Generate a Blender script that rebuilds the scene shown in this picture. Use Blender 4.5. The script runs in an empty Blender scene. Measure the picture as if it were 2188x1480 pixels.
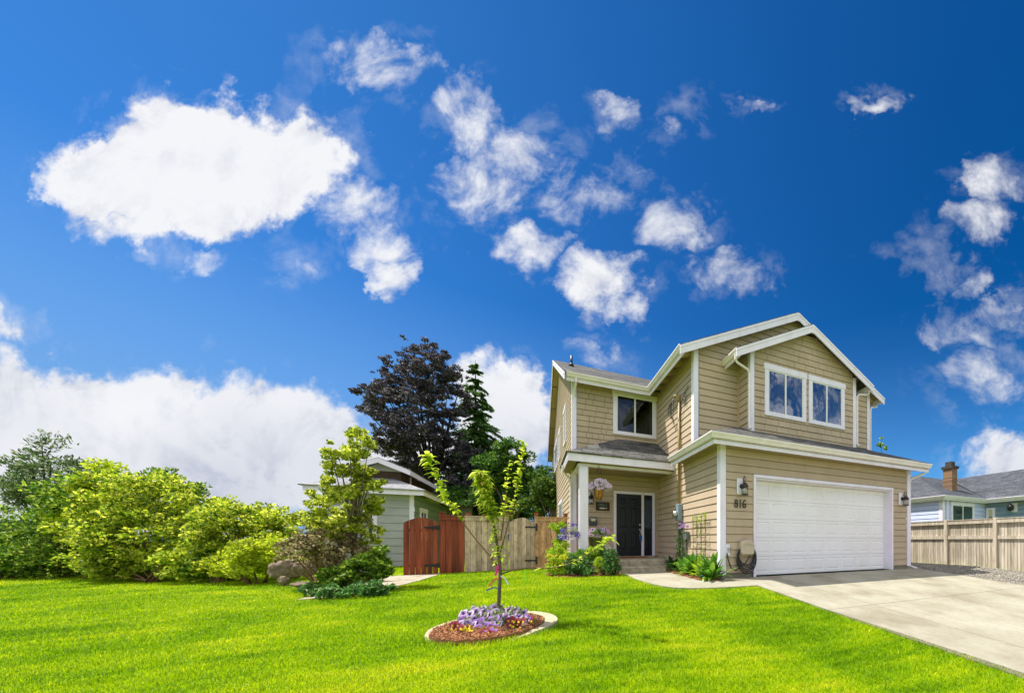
import bpy, math, random
import numpy as np
from mathutils import Vector

sc = bpy.context.scene
COL = sc.collection
rnd = random.Random(7)
NR = np.random.default_rng(11)

# ------------------------------------------------------------------ survey of the site
# x runs along the garage front, y runs into the plot, z = 0 at the garage floor
CX, CY, FL, H = 1519.0, 1155.0, 764.0, 0.89
TH = math.radians(26.5)
FW = np.array([math.sin(TH), math.cos(TH), 0.0])
RT = np.array([math.cos(TH), -math.sin(TH), 0.0])
UP = np.array([0.0, 0.0, 1.0])
CAM = np.array([-3.904, -7.319, H])

def ray(px, py): return FW + RT * (px - CX) / FL - UP * (py - CY) / FL
def on(px, py, ax, val):
    d = ray(px, py); return CAM + d * ((val - CAM[ax]) / d[ax])
def at(px, py, depth): return CAM + ray(px, py) * depth

def sm(a, b, x):
    t = np.clip((np.asarray(x, float) - a) / (b - a), 0, 1); return t * t * (3 - 2 * t)
def gz(x, y):
    x = np.asarray(x, float); y = np.asarray(y, float)
    s = .03 + .055 * sm(-4, -.5, x)
    f = np.where(y < -1, y + .5, np.where(y < 0, -y * y / 2, 0)); f = np.maximum(f, -14)
    return s * f - .025 * np.clip(-x - 4, 0, 6)
def G(px, py):
    z = 0.0
    for i in range(40):
        p = on(px, py, 2, z); z = .5 * z + .5 * float(gz(p[0], p[1]))
    return p
def gp(x, y, dz=0.0): return np.array([x, y, float(gz(x, y)) + dz])

# ------------------------------------------------------------------ camera, sky, sun, exposure
cd = bpy.data.cameras.new('camera'); cam = bpy.data.objects.new('camera', cd); COL.objects.link(cam)
cam.location = CAM; cam.rotation_euler = (math.pi / 2, 0, -TH)
cd.sensor_width = 36; cd.lens = FL / 2188 * 36
cd.shift_x = (1094 - CX) / 2188; cd.shift_y = (CY - 740) / 2188
cd.clip_start = .05; cd.clip_end = 3000
sc.camera = cam

SUN = Vector((-1, .67, 2.25)).normalized()
EL = math.asin(SUN.z); AZ = math.atan2(SUN.x, SUN.y)
SUN_STRENGTH, SKY_STRENGTH, CLOUD, EXPOSURE = 3.6, .076, .475, 1.0
sd = bpy.data.lights.new('sun', 'SUN'); sd.energy = SUN_STRENGTH; sd.angle = math.radians(.5); sd.color = (1, .955, .87)
so = bpy.data.objects.new('sun', sd); COL.objects.link(so); so.rotation_euler = SUN.to_track_quat('Z', 'Y').to_euler()
so.location = (-20, 10, 40)
sc.view_settings.view_transform = 'Standard'; sc.view_settings.look = 'None'
sc.view_settings.exposure = EXPOSURE; sc.view_settings.gamma = 1
sc.render.film_transparent = False

class NT:
    def __init__(s, tree): s.t = tree; s.n = tree.nodes; s.l = tree.links
    def node(s, kind, **kw):
        n = s.n.new('ShaderNode' + kind)
        for k, v in kw.items(): setattr(n, k, v)
        return n
    def put(s, sock, v):
        if isinstance(v, bpy.types.NodeSocket): s.l.new(v, sock)
        else: sock.default_value = v
    def math(s, op, a, b=0.0, c=0.0, clamp=False):
        n = s.node('Math', operation=op, use_clamp=clamp)
        s.put(n.inputs[0], a)
        if len(n.inputs) > 1: s.put(n.inputs[1], b)
        if len(n.inputs) > 2: s.put(n.inputs[2], c)
        return n.outputs[0]
    def vec(s, op, a, b=None, c=None):
        n = s.node('VectorMath', operation=op)
        s.put(n.inputs[0], a)
        if b is not None: s.put(n.inputs[1], b)
        if c is not None: s.put(n.inputs[2], c)
        return n.outputs['Value'] if op in ('DOT_PRODUCT', 'LENGTH') else n.outputs[0]
    def noise(s, vec, scale, detail=3, rough=.55, dist=0.0):
        n = s.node('TexNoise'); n.noise_dimensions = '3D'
        if vec is not None: s.put(n.inputs['Vector'], vec)
        s.put(n.inputs['Scale'], scale); s.put(n.inputs['Detail'], detail)
        s.put(n.inputs['Roughness'], rough); s.put(n.inputs['Distortion'], dist)
        return n
    def ramp(s, f, stops):
        n = s.node('ValToRGB'); e = n.color_ramp.elements
        while len(e) < len(stops): e.new(.5)
        for i, (p, c) in enumerate(stops):
            e[i].position = p; e[i].color = (*c, 1) if len(c) == 3 else c
        s.put(n.inputs[0], f); return n.outputs[0]
    def mix(s, f, a, b, blend='MIX'):
        n = s.node('MixRGB', blend_type=blend)
        s.put(n.inputs[0], f)
        for i, v in ((1, a), (2, b)):
            s.put(n.inputs[i], (*v, 1) if isinstance(v, tuple) and len(v) == 3 else v)
        return n.outputs[0]

def make_world():
    w = bpy.data.worlds.new('World'); sc.world = w; w.use_nodes = True
    t = NT(w.node_tree); t.n.clear()
    out = t.node('OutputWorld'); bg = t.node('Background'); t.l.new(bg.outputs[0], out.inputs[0])
    tc = t.node('TexCoord'); d = t.vec('NORMALIZE', tc.outputs['Generated'])
    sky = t.node('TexSky', sky_type='NISHITA'); sky.sun_disc = False
    sky.sun_elevation = EL; sky.sun_rotation = AZ; sky.altitude = 300
    sky.air_density = 1.0; sky.dust_density = .3; sky.ozone_density = 3.0
    hs = t.node('HueSaturation'); hs.inputs['Saturation'].default_value = 1.2; hs.inputs['Value'].default_value = 1.0
    hs.inputs['Hue'].default_value = .5
    t.l.new(sky.outputs[0], hs.inputs['Color'])
    g = t.node('Gamma'); g.inputs[1].default_value = 1.0; t.l.new(hs.outputs[0], g.inputs[0])
    tint = t.vec('MULTIPLY', g.outputs[0], (.44, .80, 1.04)); dx_ = t.vec('DOT_PRODUCT', d, tuple(RT)); sz_ = t.node('SeparateXYZ'); t.l.new(d, sz_.inputs[0])
    pol = t.math('MULTIPLY', t.math('MULTIPLY_ADD', dx_, .42, .70, clamp=True), t.math('MULTIPLY_ADD', sz_.outputs[2], 2.1, .08, clamp=True))
    tint = t.mix(pol, tint, t.vec('MULTIPLY', tint, (.0, .52, .66)))   # polarised deeper blue away from the sun
    hz = t.math('MULTIPLY', t.math('MULTIPLY_ADD', sz_.outputs[2], -2.6, 1.3, clamp=True), t.math('MULTIPLY_ADD', dx_, -.6, .45, clamp=True))
    tint = t.mix(hz, tint, (.100 / SKY_STRENGTH, .195 / SKY_STRENGTH, .36 / SKY_STRENGTH))   # milky air low down towards the sun
    blue = t.vec('SCALE', tint); blue.node.inputs['Scale'].default_value = SKY_STRENGTH
    # the sky seen as a far sheet: u along the street, v upward, fixed to the compass
    ax = t.vec('DOT_PRODUCT', d, tuple(RT)); ay = t.vec('DOT_PRODUCT', d, tuple(FW))
    den = t.math('MAXIMUM', t.math('ABSOLUTE', ay), .22)
    sp = t.node('SeparateXYZ'); t.l.new(d, sp.inputs[0])
    cmb = t.node('CombineXYZ'); t.l.new(t.math('DIVIDE', ax, den), cmb.inputs[0]); t.l.new(t.math('DIVIDE', sp.outputs[2], den), cmb.inputs[1])
    uv = cmb.outputs[0]; el = sp.outputs[2]
    n1 = t.noise(uv, 3.2, 5, .6)
    wv = t.vec('SUBTRACT', n1.outputs['Color'], (.5, .5, .5))
    q = t.vec('MULTIPLY_ADD', wv, (.26, .22, 0), uv)
    n1b = t.noise(uv, 9.0, 5, .6)
    q = t.vec('MULTIPLY_ADD', t.vec('SUBTRACT', n1b.outputs['Color'], (.5, .5, .5)), (.20, .18, 0), q)
    blobs = [  # heart x, y, half width, half height, weight
        (430, 300, 265, 145, 2.0), (270, 370, 225, 125, 2.0), (575, 350, 205, 140, 2.0), (420, 395, 260, 120, 2.0), (280, 470, 150, 60, 1.2),
        (760, 460, 120, 75, .86), (810, 520, 90, 55, .78), (845, 575, 55, 42, .78), (800, 135, 160, 80, .74), (980, 220, 100, 75, .86), (1010, 270, 100, 70, .82), (1110, 315, 120, 85, .80),
        (1040, 395, 150, 80, .84), (1120, 520, 125, 70, .98), (1275, 400, 125, 85, .66), (1290, 600, 95, 85, 1.0), (1325, 660, 50, 50, .8), (1450, 470, 105, 105, .70),
        (1565, 590, 95, 65, .72), (1325, 225, 60, 65, .58), (1465, 270, 45, 60, .52), (1885, 205, 80, 32, .70), (1580, 250, 70, 20, .42), (2110, 375, 100, 60, .70),
        (2085, 470, 95, 65, .60), (1985, 560, 110, 45, .52), (2050, 610, 90, 45, .54), (2120, 690, 170, 55, .62), (2150, 810, 150, 90, .54), (2160, 985, 150, 75, 1.2),
        (440, 550, 80, 36, .66), (625, 570, 60, 55, .56), (720, 310, 60, 60, .58),
        (100, 900, 330, 150, 1.9), (350, 930, 300, 165, 1.9), (600, 930, 230, 150, 1.9), (1080, 900, 150, 150, 1.9), (800, 1000, 260, 110, 1.6), (0, 715, 90, 60, .9),
        (1260, 770, 80, 38, .58), (100, 1060, 900, 110, 1.7)]
    acc = None
    for bx, by, rx, ry, w_ in blobs:
        a0, e0, ra, re = (bx - CX) / FL, (CY - by) / FL, rx / FL, ry / FL
        v = t.vec('MULTIPLY_ADD', q, (1 / ra, 1 / re, 0), (-a0 / ra, -e0 / re, 0))
        dd = t.vec('DOT_PRODUCT', v, v)
        f = t.math('MULTIPLY_ADD', dd, -w_, w_)
        acc = f if acc is None else t.math('MAXIMUM', acc, f)
    raw = acc
    # brighter cloud bank added out of view behind the viewer to fill the shade
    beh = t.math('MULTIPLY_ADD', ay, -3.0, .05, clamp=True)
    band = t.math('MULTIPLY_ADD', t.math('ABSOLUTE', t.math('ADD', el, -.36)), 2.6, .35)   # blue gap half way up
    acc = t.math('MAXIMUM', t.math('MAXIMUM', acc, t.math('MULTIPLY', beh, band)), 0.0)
    over = t.math('MULTIPLY_ADD', sp.outputs[2], 9.0, -7.9, clamp=True)   # bright cloud added overhead, out of view, to lighten the shadows
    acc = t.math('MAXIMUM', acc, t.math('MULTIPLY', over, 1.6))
    n2 = t.noise(uv, 4.6, 10, .64, .35)
    n2b = t.noise(t.vec('ADD', uv, (-.035, .055, 0)), 4.6, 6, .64, .35)
    nn = t.math('MULTIPLY_ADD', n2.outputs[0], 3.5, -1.72)
    gate = t.math('MULTIPLY', acc, 4.0, clamp=True)
    calm = t.math('MULTIPLY_ADD', acc, -.50, 1.36)   # heaped cloud has a firmer edge than the wisps
    dens = t.math('ADD', acc, t.math('MULTIPLY', nn, t.math('MULTIPLY', gate, calm)))
    mr = t.node('MapRange', interpolation_type='SMOOTHSTEP')
    mr.inputs['From Min'].default_value = .12; t.put(mr.inputs['From Max'], t.math('MAXIMUM', t.math('MULTIPLY_ADD', acc, -.9, 2.0), .62)); t.put(mr.inputs['Value'], dens)
    cov = t.math('MULTIPLY', mr.outputs[0], .96)
    n5 = t.noise(uv, 5.5, 8, .62, .25)
    rawg = t.math('MULTIPLY_ADD', raw, 1.1, .75, clamp=True)
    veil = t.math('MULTIPLY', t.math('MULTIPLY_ADD', n5.outputs[0], 3.4, -1.75, clamp=True), t.math('MULTIPLY', rawg, .42))
    cov = t.math('MAXIMUM', cov, veil)
    # sides of the billows turned from the sun and the low bases are greyer
    calm2 = t.math('MULTIPLY_ADD', acc, -.75, 1.55, clamp=True)
    rel = t.math('MULTIPLY_ADD', t.math('SUBTRACT', n2b.outputs[0], n2.outputs[0]), 4.2, .10, clamp=True)
    n4 = t.noise(uv, 1.7, 4, .5)
    low = t.math('MULTIPLY', t.math('MULTIPLY_ADD', sp.outputs[2], -2.6, 1.0, clamp=True), t.math('MULTIPLY_ADD', n4.outputs[0], 3.0, -1.0, clamp=True))
    gr = t.math('ADD', t.math('MULTIPLY', rel, t.math('MULTIPLY_ADD', calm2, .7, .2)), low, clamp=True)
    ccol = t.mix(gr, (CLOUD * 1.0, CLOUD * 1.0, CLOUD * 1.02), (CLOUD * .60, CLOUD * .635, CLOUD * .74))
    ccol = t.vec('SCALE', ccol); t.put(ccol.node.inputs['Scale'], t.math('ADD', t.math('MULTIPLY_ADD', beh, .7, 1.0), t.math('MULTIPLY', over, .6)))   # both added cloud layers are brightened for more fill light
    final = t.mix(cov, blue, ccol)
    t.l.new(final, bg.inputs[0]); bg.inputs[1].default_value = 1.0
    w.cycles.sampling_method = 'MANUAL'; w.cycles.sample_map_resolution = 512
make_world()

# ------------------------------------------------------------------ materials
MATS = {}
def pmat(name, c1, c2=None, scale=6.0, rough=.6, spec=.35, bump=0.0, bscale=60.0, detail=4, stretch=(1, 1, 1), island=0.0, metallic=0.0, coat=0.0, c3=None):
    if name in MATS: return MATS[name]
    m = bpy.data.materials.new(name); m.use_nodes = True; MATS[name] = m
    t = NT(m.node_tree); b = m.node_tree.nodes['Principled BSDF']
    tc = t.node('TexCoord'); mp = t.node('Mapping'); mp.inputs['Scale'].default_value = stretch
    t.l.new(tc.outputs['Object'], mp.inputs[0])
    c2 = c2 or tuple(min(1, v * .86) for v in c1)
    n = t.noise(mp.outputs[0], scale, detail, .6)
    st = [(.3, c1), (.7, c2)] if c3 is None else [(.28, c1), (.5, c2), (.75, c3)]
    col = t.ramp(n.outputs[0], st)
    if island:
        ge = t.node('NewGeometry')
        v = t.math('MULTIPLY_ADD', ge.outputs['Random Per Island'], island, 1 - island * .5)
        col = t.vec('SCALE', col); t.l.new(v, col.node.inputs['Scale'])
    t.l.new(col, b.inputs['Base Color'])
    b.inputs['Roughness'].default_value = rough; b.inputs['Specular IOR Level'].default_value = spec
    b.inputs['Metallic'].default_value = metallic; b.inputs['Coat Weight'].default_value = coat
    if bump:
        n2 = t.noise(mp.outputs[0], bscale, 4, .6)
        bp = t.node('Bump'); bp.inputs['Strength'].default_value = bump; bp.inputs['Distance'].default_value = .02
        t.l.new(n2.outputs[0], bp.inputs['Height']); t.l.new(bp.outputs[0], b.inputs['Normal'])
    return m

def leafmat(name, stops, trans=.35, patch=1.2, patch_amt=.35, rough=.5):
    m = bpy.data.materials.new(name); m.use_nodes = True
    t = NT(m.node_tree); t.n.clear()
    out = t.node('OutputMaterial')
    ge = t.node('NewGeometry'); tc = t.node('TexCoord')
    col = t.ramp(ge.outputs['Random Per Island'], stops)
    n = t.noise(tc.outputs['Object'], patch, 3, .6)
    v = t.math('MULTIPLY_ADD', n.outputs[0], patch_amt * 4, 1 - patch_amt * 2)
    v = t.math('MAXIMUM', v, .25)
    cs = t.vec('SCALE', col); t.l.new(v, cs.node.inputs['Scale'])
    di = t.node('BsdfPrincipled'); t.l.new(cs, di.inputs['Base Color']); di.inputs['Roughness'].default_value = rough
    di.inputs['Specular IOR Level'].default_value = .25
    tr = t.node('BsdfTranslucent'); t.l.new(cs, tr.inputs[0])
    mx = t.node('MixShader'); mx.inputs[0].default_value = trans
    t.l.new(di.outputs[0], mx.inputs[1]); t.l.new(tr.outputs[0], mx.inputs[2]); t.l.new(mx.outputs[0], out.inputs[0])
    MATS[name] = m
    return m

def shinglemat(name, c1, c2, mortar, island=.0):
    m = bpy.data.materials.new(name); m.use_nodes = True; MATS[name] = m
    t = NT(m.node_tree); b = m.node_tree.nodes['Principled BSDF']
    uv = t.node('UVMap')
    br = t.node('TexBrick'); t.l.new(uv.outputs[0], br.inputs['Vector'])
    br.inputs['Scale'].default_value = 1.0; br.inputs['Brick Width'].default_value = .30; br.inputs['Row Height'].default_value = .145
    br.inputs['Mortar Size'].default_value = .008; br.inputs['Mortar Smooth'].default_value = .2; br.inputs['Bias'].default_value = -.1
    br.offset_frequency = 2; br.offset = .37; br.squash = 1.4; br.squash_frequency = 3
    br.inputs['Color1'].default_value = (*c1, 1); br.inputs['Color2'].default_value = (*c2, 1); br.inputs['Mortar'].default_value = (*mortar, 1)
    n = t.noise(uv.outputs[0], 40, 4, .7)
    v = t.math('MULTIPLY_ADD', n.outputs[0], 1.5, .25)
    nb = t.noise(uv.outputs[0], .9, 3, .6)
    v = t.math('MULTIPLY', v, t.math('MULTIPLY_ADD', nb.outputs[0], .8, .6))
    cs = t.vec('SCALE', br.outputs[0]); t.l.new(v, cs.node.inputs['Scale'])
    t.l.new(cs, b.inputs['Base Color']); b.inputs['Roughness'].default_value = .9; b.inputs['Specular IOR Level'].default_value = .2
    bp = t.node('Bump'); bp.inputs['Strength'].default_value = .8; bp.inputs['Distance'].default_value = .02
    h = t.math('ADD', t.math('MULTIPLY', br.outputs['Fac'], -1.0), t.math('MULTIPLY', n.outputs[0], .6))
    t.l.new(h, bp.inputs['Height']); t.l.new(bp.outputs[0], b.inputs['Normal'])
    return m

def glassmat(name, base=(.03, .04, .05), ior=2.0):
    m = bpy.data.materials.new(name); m.use_nodes = True; MATS[name] = m
    t = NT(m.node_tree); b = m.node_tree.nodes['Principled BSDF']
    tc = t.node('TexCoord'); n = t.noise(tc.outputs['Object'], 1.5, 2, .5)
    c = t.ramp(n.outputs[0], [(.3, base), (.7, tuple(v * 1.7 for v in base))]); t.l.new(c, b.inputs['Base Color'])
    b.inputs['Roughness'].default_value = .02; b.inputs['IOR'].default_value = ior; b.inputs['Specular IOR Level'].default_value = .5
    n2 = t.noise(tc.outputs['Object'], 2.5, 1, .5)
    bp = t.node('Bump'); bp.inputs['Strength'].default_value = .06; bp.inputs['Distance'].default_value = .05
    t.l.new(n2.outputs[0], bp.inputs['Height']); t.l.new(bp.outputs[0], b.inputs['Normal'])
    return m

M_TAN = pmat('tan siding paint', (.535, .408, .292), (.495, .376, .266), 2.2, .65, .3, .12, 14, island=.07)
M_TAN2 = pmat('tan trim paint', (.58, .41, .24), (.53, .375, .22), 3, .6, .3)
M_CONDUIT = pmat('tan conduit paint', (.36, .25, .11), (.33, .23, .10), 3, .5, .3)
M_WHITE = pmat('white trim paint', (.88, .81, .95), (.83, .765, .89), 3, .45, .4, .05, 20)
M_GUTTER = pmat('cream gutter metal', (.89, .80, .80), (.83, .745, .74), 3, .4, .4)
M_VINYL = pmat('white vinyl', (.82, .79, .82), (.78, .75, .78), 3, .4, .4)
M_DOORWHITE = pmat('white garage door paint', (.90, .855, .895), (.865, .82, .855), 1.2, .45, .35, .04, 30)
M_SOFFIT = pmat('brown soffit boards', (.34, .27, .15), (.29, .22, .12), 3, .8, .2)  # dark wood brown, the colour of the boards themselves
M_SHINGLE = shinglemat('grey asphalt shingles', (.15, .145, .135), (.04, .039, .037), (.011, .011, .011))
M_SHINGLE2 = shinglemat('slate grey shingles', (.105, .11, .125), (.06, .063, .075), (.03, .03, .036))
M_SHINGLE3 = shinglemat('pale grey shingles', (.34, .34, .35), (.24, .24, .26), (.13, .13, .14))
M_GLASS = glassmat('dark window glass', (.014, .03, .055), 1.8)
M_GLASSG = glassmat('green window glass', (.03, .05, .04), 2.0)
def clearpane():
    m = bpy.data.materials.new('clear window glass'); m.use_nodes = True
    t = NT(m.node_tree); t.n.clear(); out = t.node('OutputMaterial'); tr = t.node('BsdfTransparent'); tr.inputs[0].default_value = (.42, .47, .50, 1)
    gl = t.node('BsdfGlossy'); gl.inputs['Roughness'].default_value = .05; fr = t.node('Fresnel'); fr.inputs[0].default_value = 1.9
    tc = t.node('TexCoord'); n2 = t.noise(tc.outputs['Object'], 2.2, 2, .5); bp = t.node('Bump'); bp.inputs['Strength'].default_value = .10; bp.inputs['Distance'].default_value = .05
    t.l.new(n2.outputs[0], bp.inputs['Height']); t.l.new(bp.outputs[0], gl.inputs['Normal'])
    mx = t.node('MixShader'); t.l.new(t.math('MULTIPLY_ADD', fr.outputs[0], .40, .03, clamp=True), mx.inputs[0]); t.l.new(tr.outputs[0], mx.inputs[1]); t.l.new(gl.outputs[0], mx.inputs[2]); t.l.new(mx.outputs[0], out.inputs[0])
    return m
M_CLEAR = clearpane()
M_ROOM = pmat('dim blue grey room', (.10, .13, .17), (.07, .09, .12), 1.5, .8, .2); M_CURTAIN = pmat('pale curtain cloth', (.75, .74, .68), (.68, .67, .61), 6, .9, .1)
M_NAVY = pmat('navy door paint', (.006, .008, .014), (.005, .0065, .011), 3, .4, .35)
M_CHROME = pmat('satin nickel', (.55, .52, .46), (.5, .47, .42), 4, .3, .5, metallic=1.0)
M_BLACK = pmat('black metal', (.016, .015, .015), (.012, .012, .012), 6, .45, .5)
M_RUBBER = pmat('black hose rubber', (.013, .015, .019), (.010, .011, .014), 6, .4, .5)
M_BEIGE = pmat('beige plastic', (.52, .43, .31), (.50, .41, .30), 4, .45, .4)
M_CONC = pmat('pale concrete', (.425, .40, .315), (.375, .352, .275), 1.1, .85, .2, .3, 90, 12, c3=(.26, .225, .16))
M_STEP = pmat('weathered concrete step', (.56, .48, .37), (.43, .37, .28), 4, .9, .2, .35, 50, 8, c3=(.27, .23, .165))
M_FOUND = pmat('foundation concrete', (.3, .27, .2), (.2, .18, .13), 5, .9, .2, .3, 40)
M_JOINT = pmat('dark joint sand', (.22, .19, .13), (.17, .15, .10), 8, .9, .1)
M_CEDAR = pmat('weathered cedar boards', (.74, .56, .40), (.60, .45, .315), 2.5, .8, .2, .5, 16, 6, (7, 7, .45), .55, c3=(.42, .305, .20))
M_CEDARNEW = pmat('honey cedar boards', (.74, .48, .25), (.58, .35, .165), 2.5, .8, .2, .4, 16, 6, (7, 7, .45), .45, c3=(.40, .23, .11))
M_REDWOOD = pmat('red stained boards', (.34, .072, .026), (.22, .046, .017), 2.5, .6, .3, .4, 14, 6, (7, 7, .45), .6, c3=(.08, .018, .009))
M_GREYWOOD = pmat('silvery fence boards', (.66, .58, .48), (.55, .475, .38), 2.2, .9, .15, .5, 16, 6, (6, 6, .5), .35, c3=(.30, .27, .16))
M_DARKWOOD = pmat('dark brown wood', (.05, .022, .012), (.03, .014, .009), 6, .5, .3)
M_COIR = pmat('coir liner', (.50, .24, .045), (.36, .15, .02), 14, .9, .1, .6, 60)
M_OLIVE = pmat('olive glazed ceramic', (.14, .14, .03), (.09, .09, .02), 5, .25, .6, 0, 10, 4, (4, 4, .6))
M_MAT = pmat('orange brown coir mat', (.35, .13, .03), (.25, .09, .02), 20, .95, .1, .5, 90)
M_METER = pmat('blue grey meter enamel', (.25, .33, .38), (.21, .28, .33), 5, .4, .4)
M_GREYBOX = pmat('grey green box enamel', (.14, .16, .14), (.11, .13, .11), 5, .5, .4)
M_BARK = pmat('grey brown bark', (.20, .15, .10), (.13, .095, .065), 14, .9, .15, .6, 40, 5, (3, 3, .6))
M_BARKD = pmat('dark bark', (.06, .045, .038), (.04, .03, .025), 10, .9, .15, .5, 30, 5, (3, 3, .6))
M_TWIG = pmat('brown twig bark', (.22, .13, .07), (.16, .09, .05), 14, .8, .2)
M_BLUE = pmat('pale blue siding paint', (.60, .66, .95), (.55, .60, .88), 3, .65, .3, island=.08)
M_GREYGREEN = pmat('grey green siding paint', (.20, .26, .20), (.18, .235, .18), 3, .7, .3, island=.06)
M_PALEWALL = pmat('pale stucco', (.46, .46, .45), (.38, .38, .375), 2, .8, .2, .2, 30)
M_BROWNROOF = pmat('brown fascia', (.10, .06, .04), (.07, .045, .03), 5, .8, .2)
M_STONE = pmat('grey brown stone', (.30, .22, .155), (.19, .14, .10), 5, .9, .2, 1.0, 9, 8, c3=(.10, .10, .05))
M_CREAMDOOR = pmat('cream door paint', (.62, .58, .36), (.58, .54, .33), 4, .5, .3)
M_ORANGE = pmat('cedar soffit', (.50, .20, .05), (.42, .16, .04), 4, .7, .2)
def stain(m, scale, lo, stretch=(1, 1, 1), seed=0.0):
    """blotches of wear with a shape of their own, multiplied into the surface colour"""
    t = NT(m.node_tree); b = m.node_tree.nodes['Principled BSDF']; src = b.inputs['Base Color'].links[0].from_socket
    tc = t.node('TexCoord'); mp = t.node('Mapping'); mp.inputs['Scale'].default_value = stretch; mp.inputs['Location'].default_value = (seed, seed, seed)
    t.l.new(tc.outputs['Object'], mp.inputs[0]); n = t.noise(mp.outputs[0], scale, 8, .68, .6)
    f = t.ramp(n.outputs[0], [(.34, (lo, lo * .98, lo * .94)), (.56, (1, 1, 1))])
    t.l.new(t.mix(1.0, src, f, 'MULTIPLY'), b.inputs['Base Color'])
stain(M_CONC, .55, .84, (1.6, .7, 1)); stain(M_CONC, 2.6, .90, (1, .5, 1), 7.0); stain(M_CONC, 14, .90, (1, 1, 1), 3.0)
stain(M_TAN, .8, .90, (1, 1, .35)); stain(M_STEP, 5, .6, (1, 1, 1), 2.0); stain(M_DOORWHITE, .8, .95, (1, 1, .6)); stain(M_WHITE, 3, .92, (1, 1, .3)); stain(M_GREYWOOD, 1.3, .72, (1, 1, .5)); stain(M_CEDAR, 9, .6, (1, 1, .6), 5.0); stain(M_CEDARNEW, 9, .55, (1, 1, .6), 9.0); stain(M_GUTTER, 4, .9, (.6, .6, 2))
M_LAMPGLASS = None
def clearglass():
    m = bpy.data.materials.new('clear lantern glass'); m.use_nodes = True
    t = NT(m.node_tree); t.n.clear(); out = t.node('OutputMaterial')
    tr = t.node('BsdfTransparent'); gl = t.node('BsdfGlossy'); gl.inputs['Roughness'].default_value = .05
    mx = t.node('MixShader'); mx.inputs[0].default_value = .22
    t.l.new(tr.outputs[0], mx.inputs[1]); t.l.new(gl.outputs[0], mx.inputs[2]); t.l.new(mx.outputs[0], out.inputs[0])
    return m
M_LAMPGLASS = clearglass()

def brickmat():
    m = bpy.data.materials.new('tan chimney brick'); m.use_nodes = True
    t = NT(m.node_tree); b = m.node_tree.nodes['Principled BSDF']
    tc = t.node('TexCoord'); mp = t.node('Mapping'); mp.inputs['Rotation'].default_value = (math.pi / 2, 0, .6)
    t.l.new(tc.outputs['Object'], mp.inputs[0])
    br = t.node('TexBrick'); t.l.new(mp.outputs[0], br.inputs[0]); br.inputs['Scale'].default_value = 1
    br.inputs['Brick Width'].default_value = .22; br.inputs['Row Height'].default_value = .085; br.inputs['Mortar Size'].default_value = .01
    br.inputs['Color1'].default_value = (.36, .20, .09, 1); br.inputs['Color2'].default_value = (.20, .11, .06, 1); br.inputs['Mortar'].default_value = (.10, .085, .07, 1)
    t.l.new(br.outputs[0], b.inputs['Base Color']); b.inputs['Roughness'].default_value = .9
    return m
M_BRICK = brickmat()

def lawnmat(name, blades):
    m = bpy.data.materials.new(name); m.use_nodes = True
    t = NT(m.node_tree); t.n.clear(); out = t.node('OutputMaterial')
    tc = t.node('TexCoord'); ge = t.node('NewGeometry')
    big = t.noise(tc.outputs['Object'], .55, 4, .6, .5)
    mp = t.node('Mapping'); mp.inputs['Scale'].default_value = (.75, 3.6, 1); mp.inputs['Rotation'].default_value = (0, 0, -TH + .12)
    t.l.new(tc.outputs['Object'], mp.inputs[0])
    med = t.noise(mp.outputs[0], 1.7, 4, .65, .4)
    v = t.math('ADD', t.math('MULTIPLY', big.outputs[0], .5), t.math('MULTIPLY', med.outputs[0], .5))
    col = t.ramp(v, [(.36, (.125, .27, .002)), (.46, (.25, .43, .003)), (.55, (.39, .545, .004)), (.64, (.56, .62, .014))])
    if blades:
        r = t.ramp(ge.outputs['Random Per Island'], [(0, (.55, .62, .5)), (.5, (1, 1, 1)), (.93, (1.25, 1.12, 1)), (1, (2.1, 1.5, 4.0))])
        col = t.mix(1.0, col, r, 'MULTIPLY')
        di = t.node('BsdfPrincipled'); t.l.new(col, di.inputs['Base Color']); di.inputs['Roughness'].default_value = .5
        di.inputs['Specular IOR Level'].default_value = .2
        tr = t.node('BsdfTranslucent'); t.l.new(col, tr.inputs[0])
        mx = t.node('MixShader'); mx.inputs[0].default_value = .5
        t.l.new(di.outputs[0], mx.inputs[1]); t.l.new(tr.outputs[0], mx.inputs[2]); t.l.new(mx.outputs[0], out.inputs[0])
    else:
        f = t.noise(tc.outputs['Object'], 60, 3, .7)
        col = t.mix(1.0, col, t.ramp(f.outputs[0], [(.3, (.30, .34, .4)), (.7, (.72, .74, .8))]), 'MULTIPLY')
        di = t.node('BsdfDiffuse'); t.l.new(col, di.inputs[0]); t.l.new(di.outputs[0], out.inputs[0])
    return m
M_LAWN = lawnmat('mown turf', False); M_BLADE = lawnmat('grass blades', True)
M_MULCH = pmat('bark mulch', (.40, .19, .095), (.27, .12, .06), 34, .95, .1, .8, 70, 6, c3=(.13, .06, .03))
M_CHIP = pmat('bark chips', (.52, .26, .13), (.38, .18, .09), 9, .9, .15, 0, 10, 3, (1, 1, 1), .7)
M_GRAVEL = pmat('gravel bed', (.30, .27, .22), (.19, .17, .14), 25, .95, .1, .7, 60)
M_PEBBLE = pmat('gravel pebbles', (.33, .30, .25), (.22, .20, .165), 4, .9, .2, 0, 10, 3, (1, 1, 1), .8)
M_EDGE = pmat('cream concrete edging', (.52, .45, .30), (.40, .34, .215), 12, .9, .15, .4, 70, 6)

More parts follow.
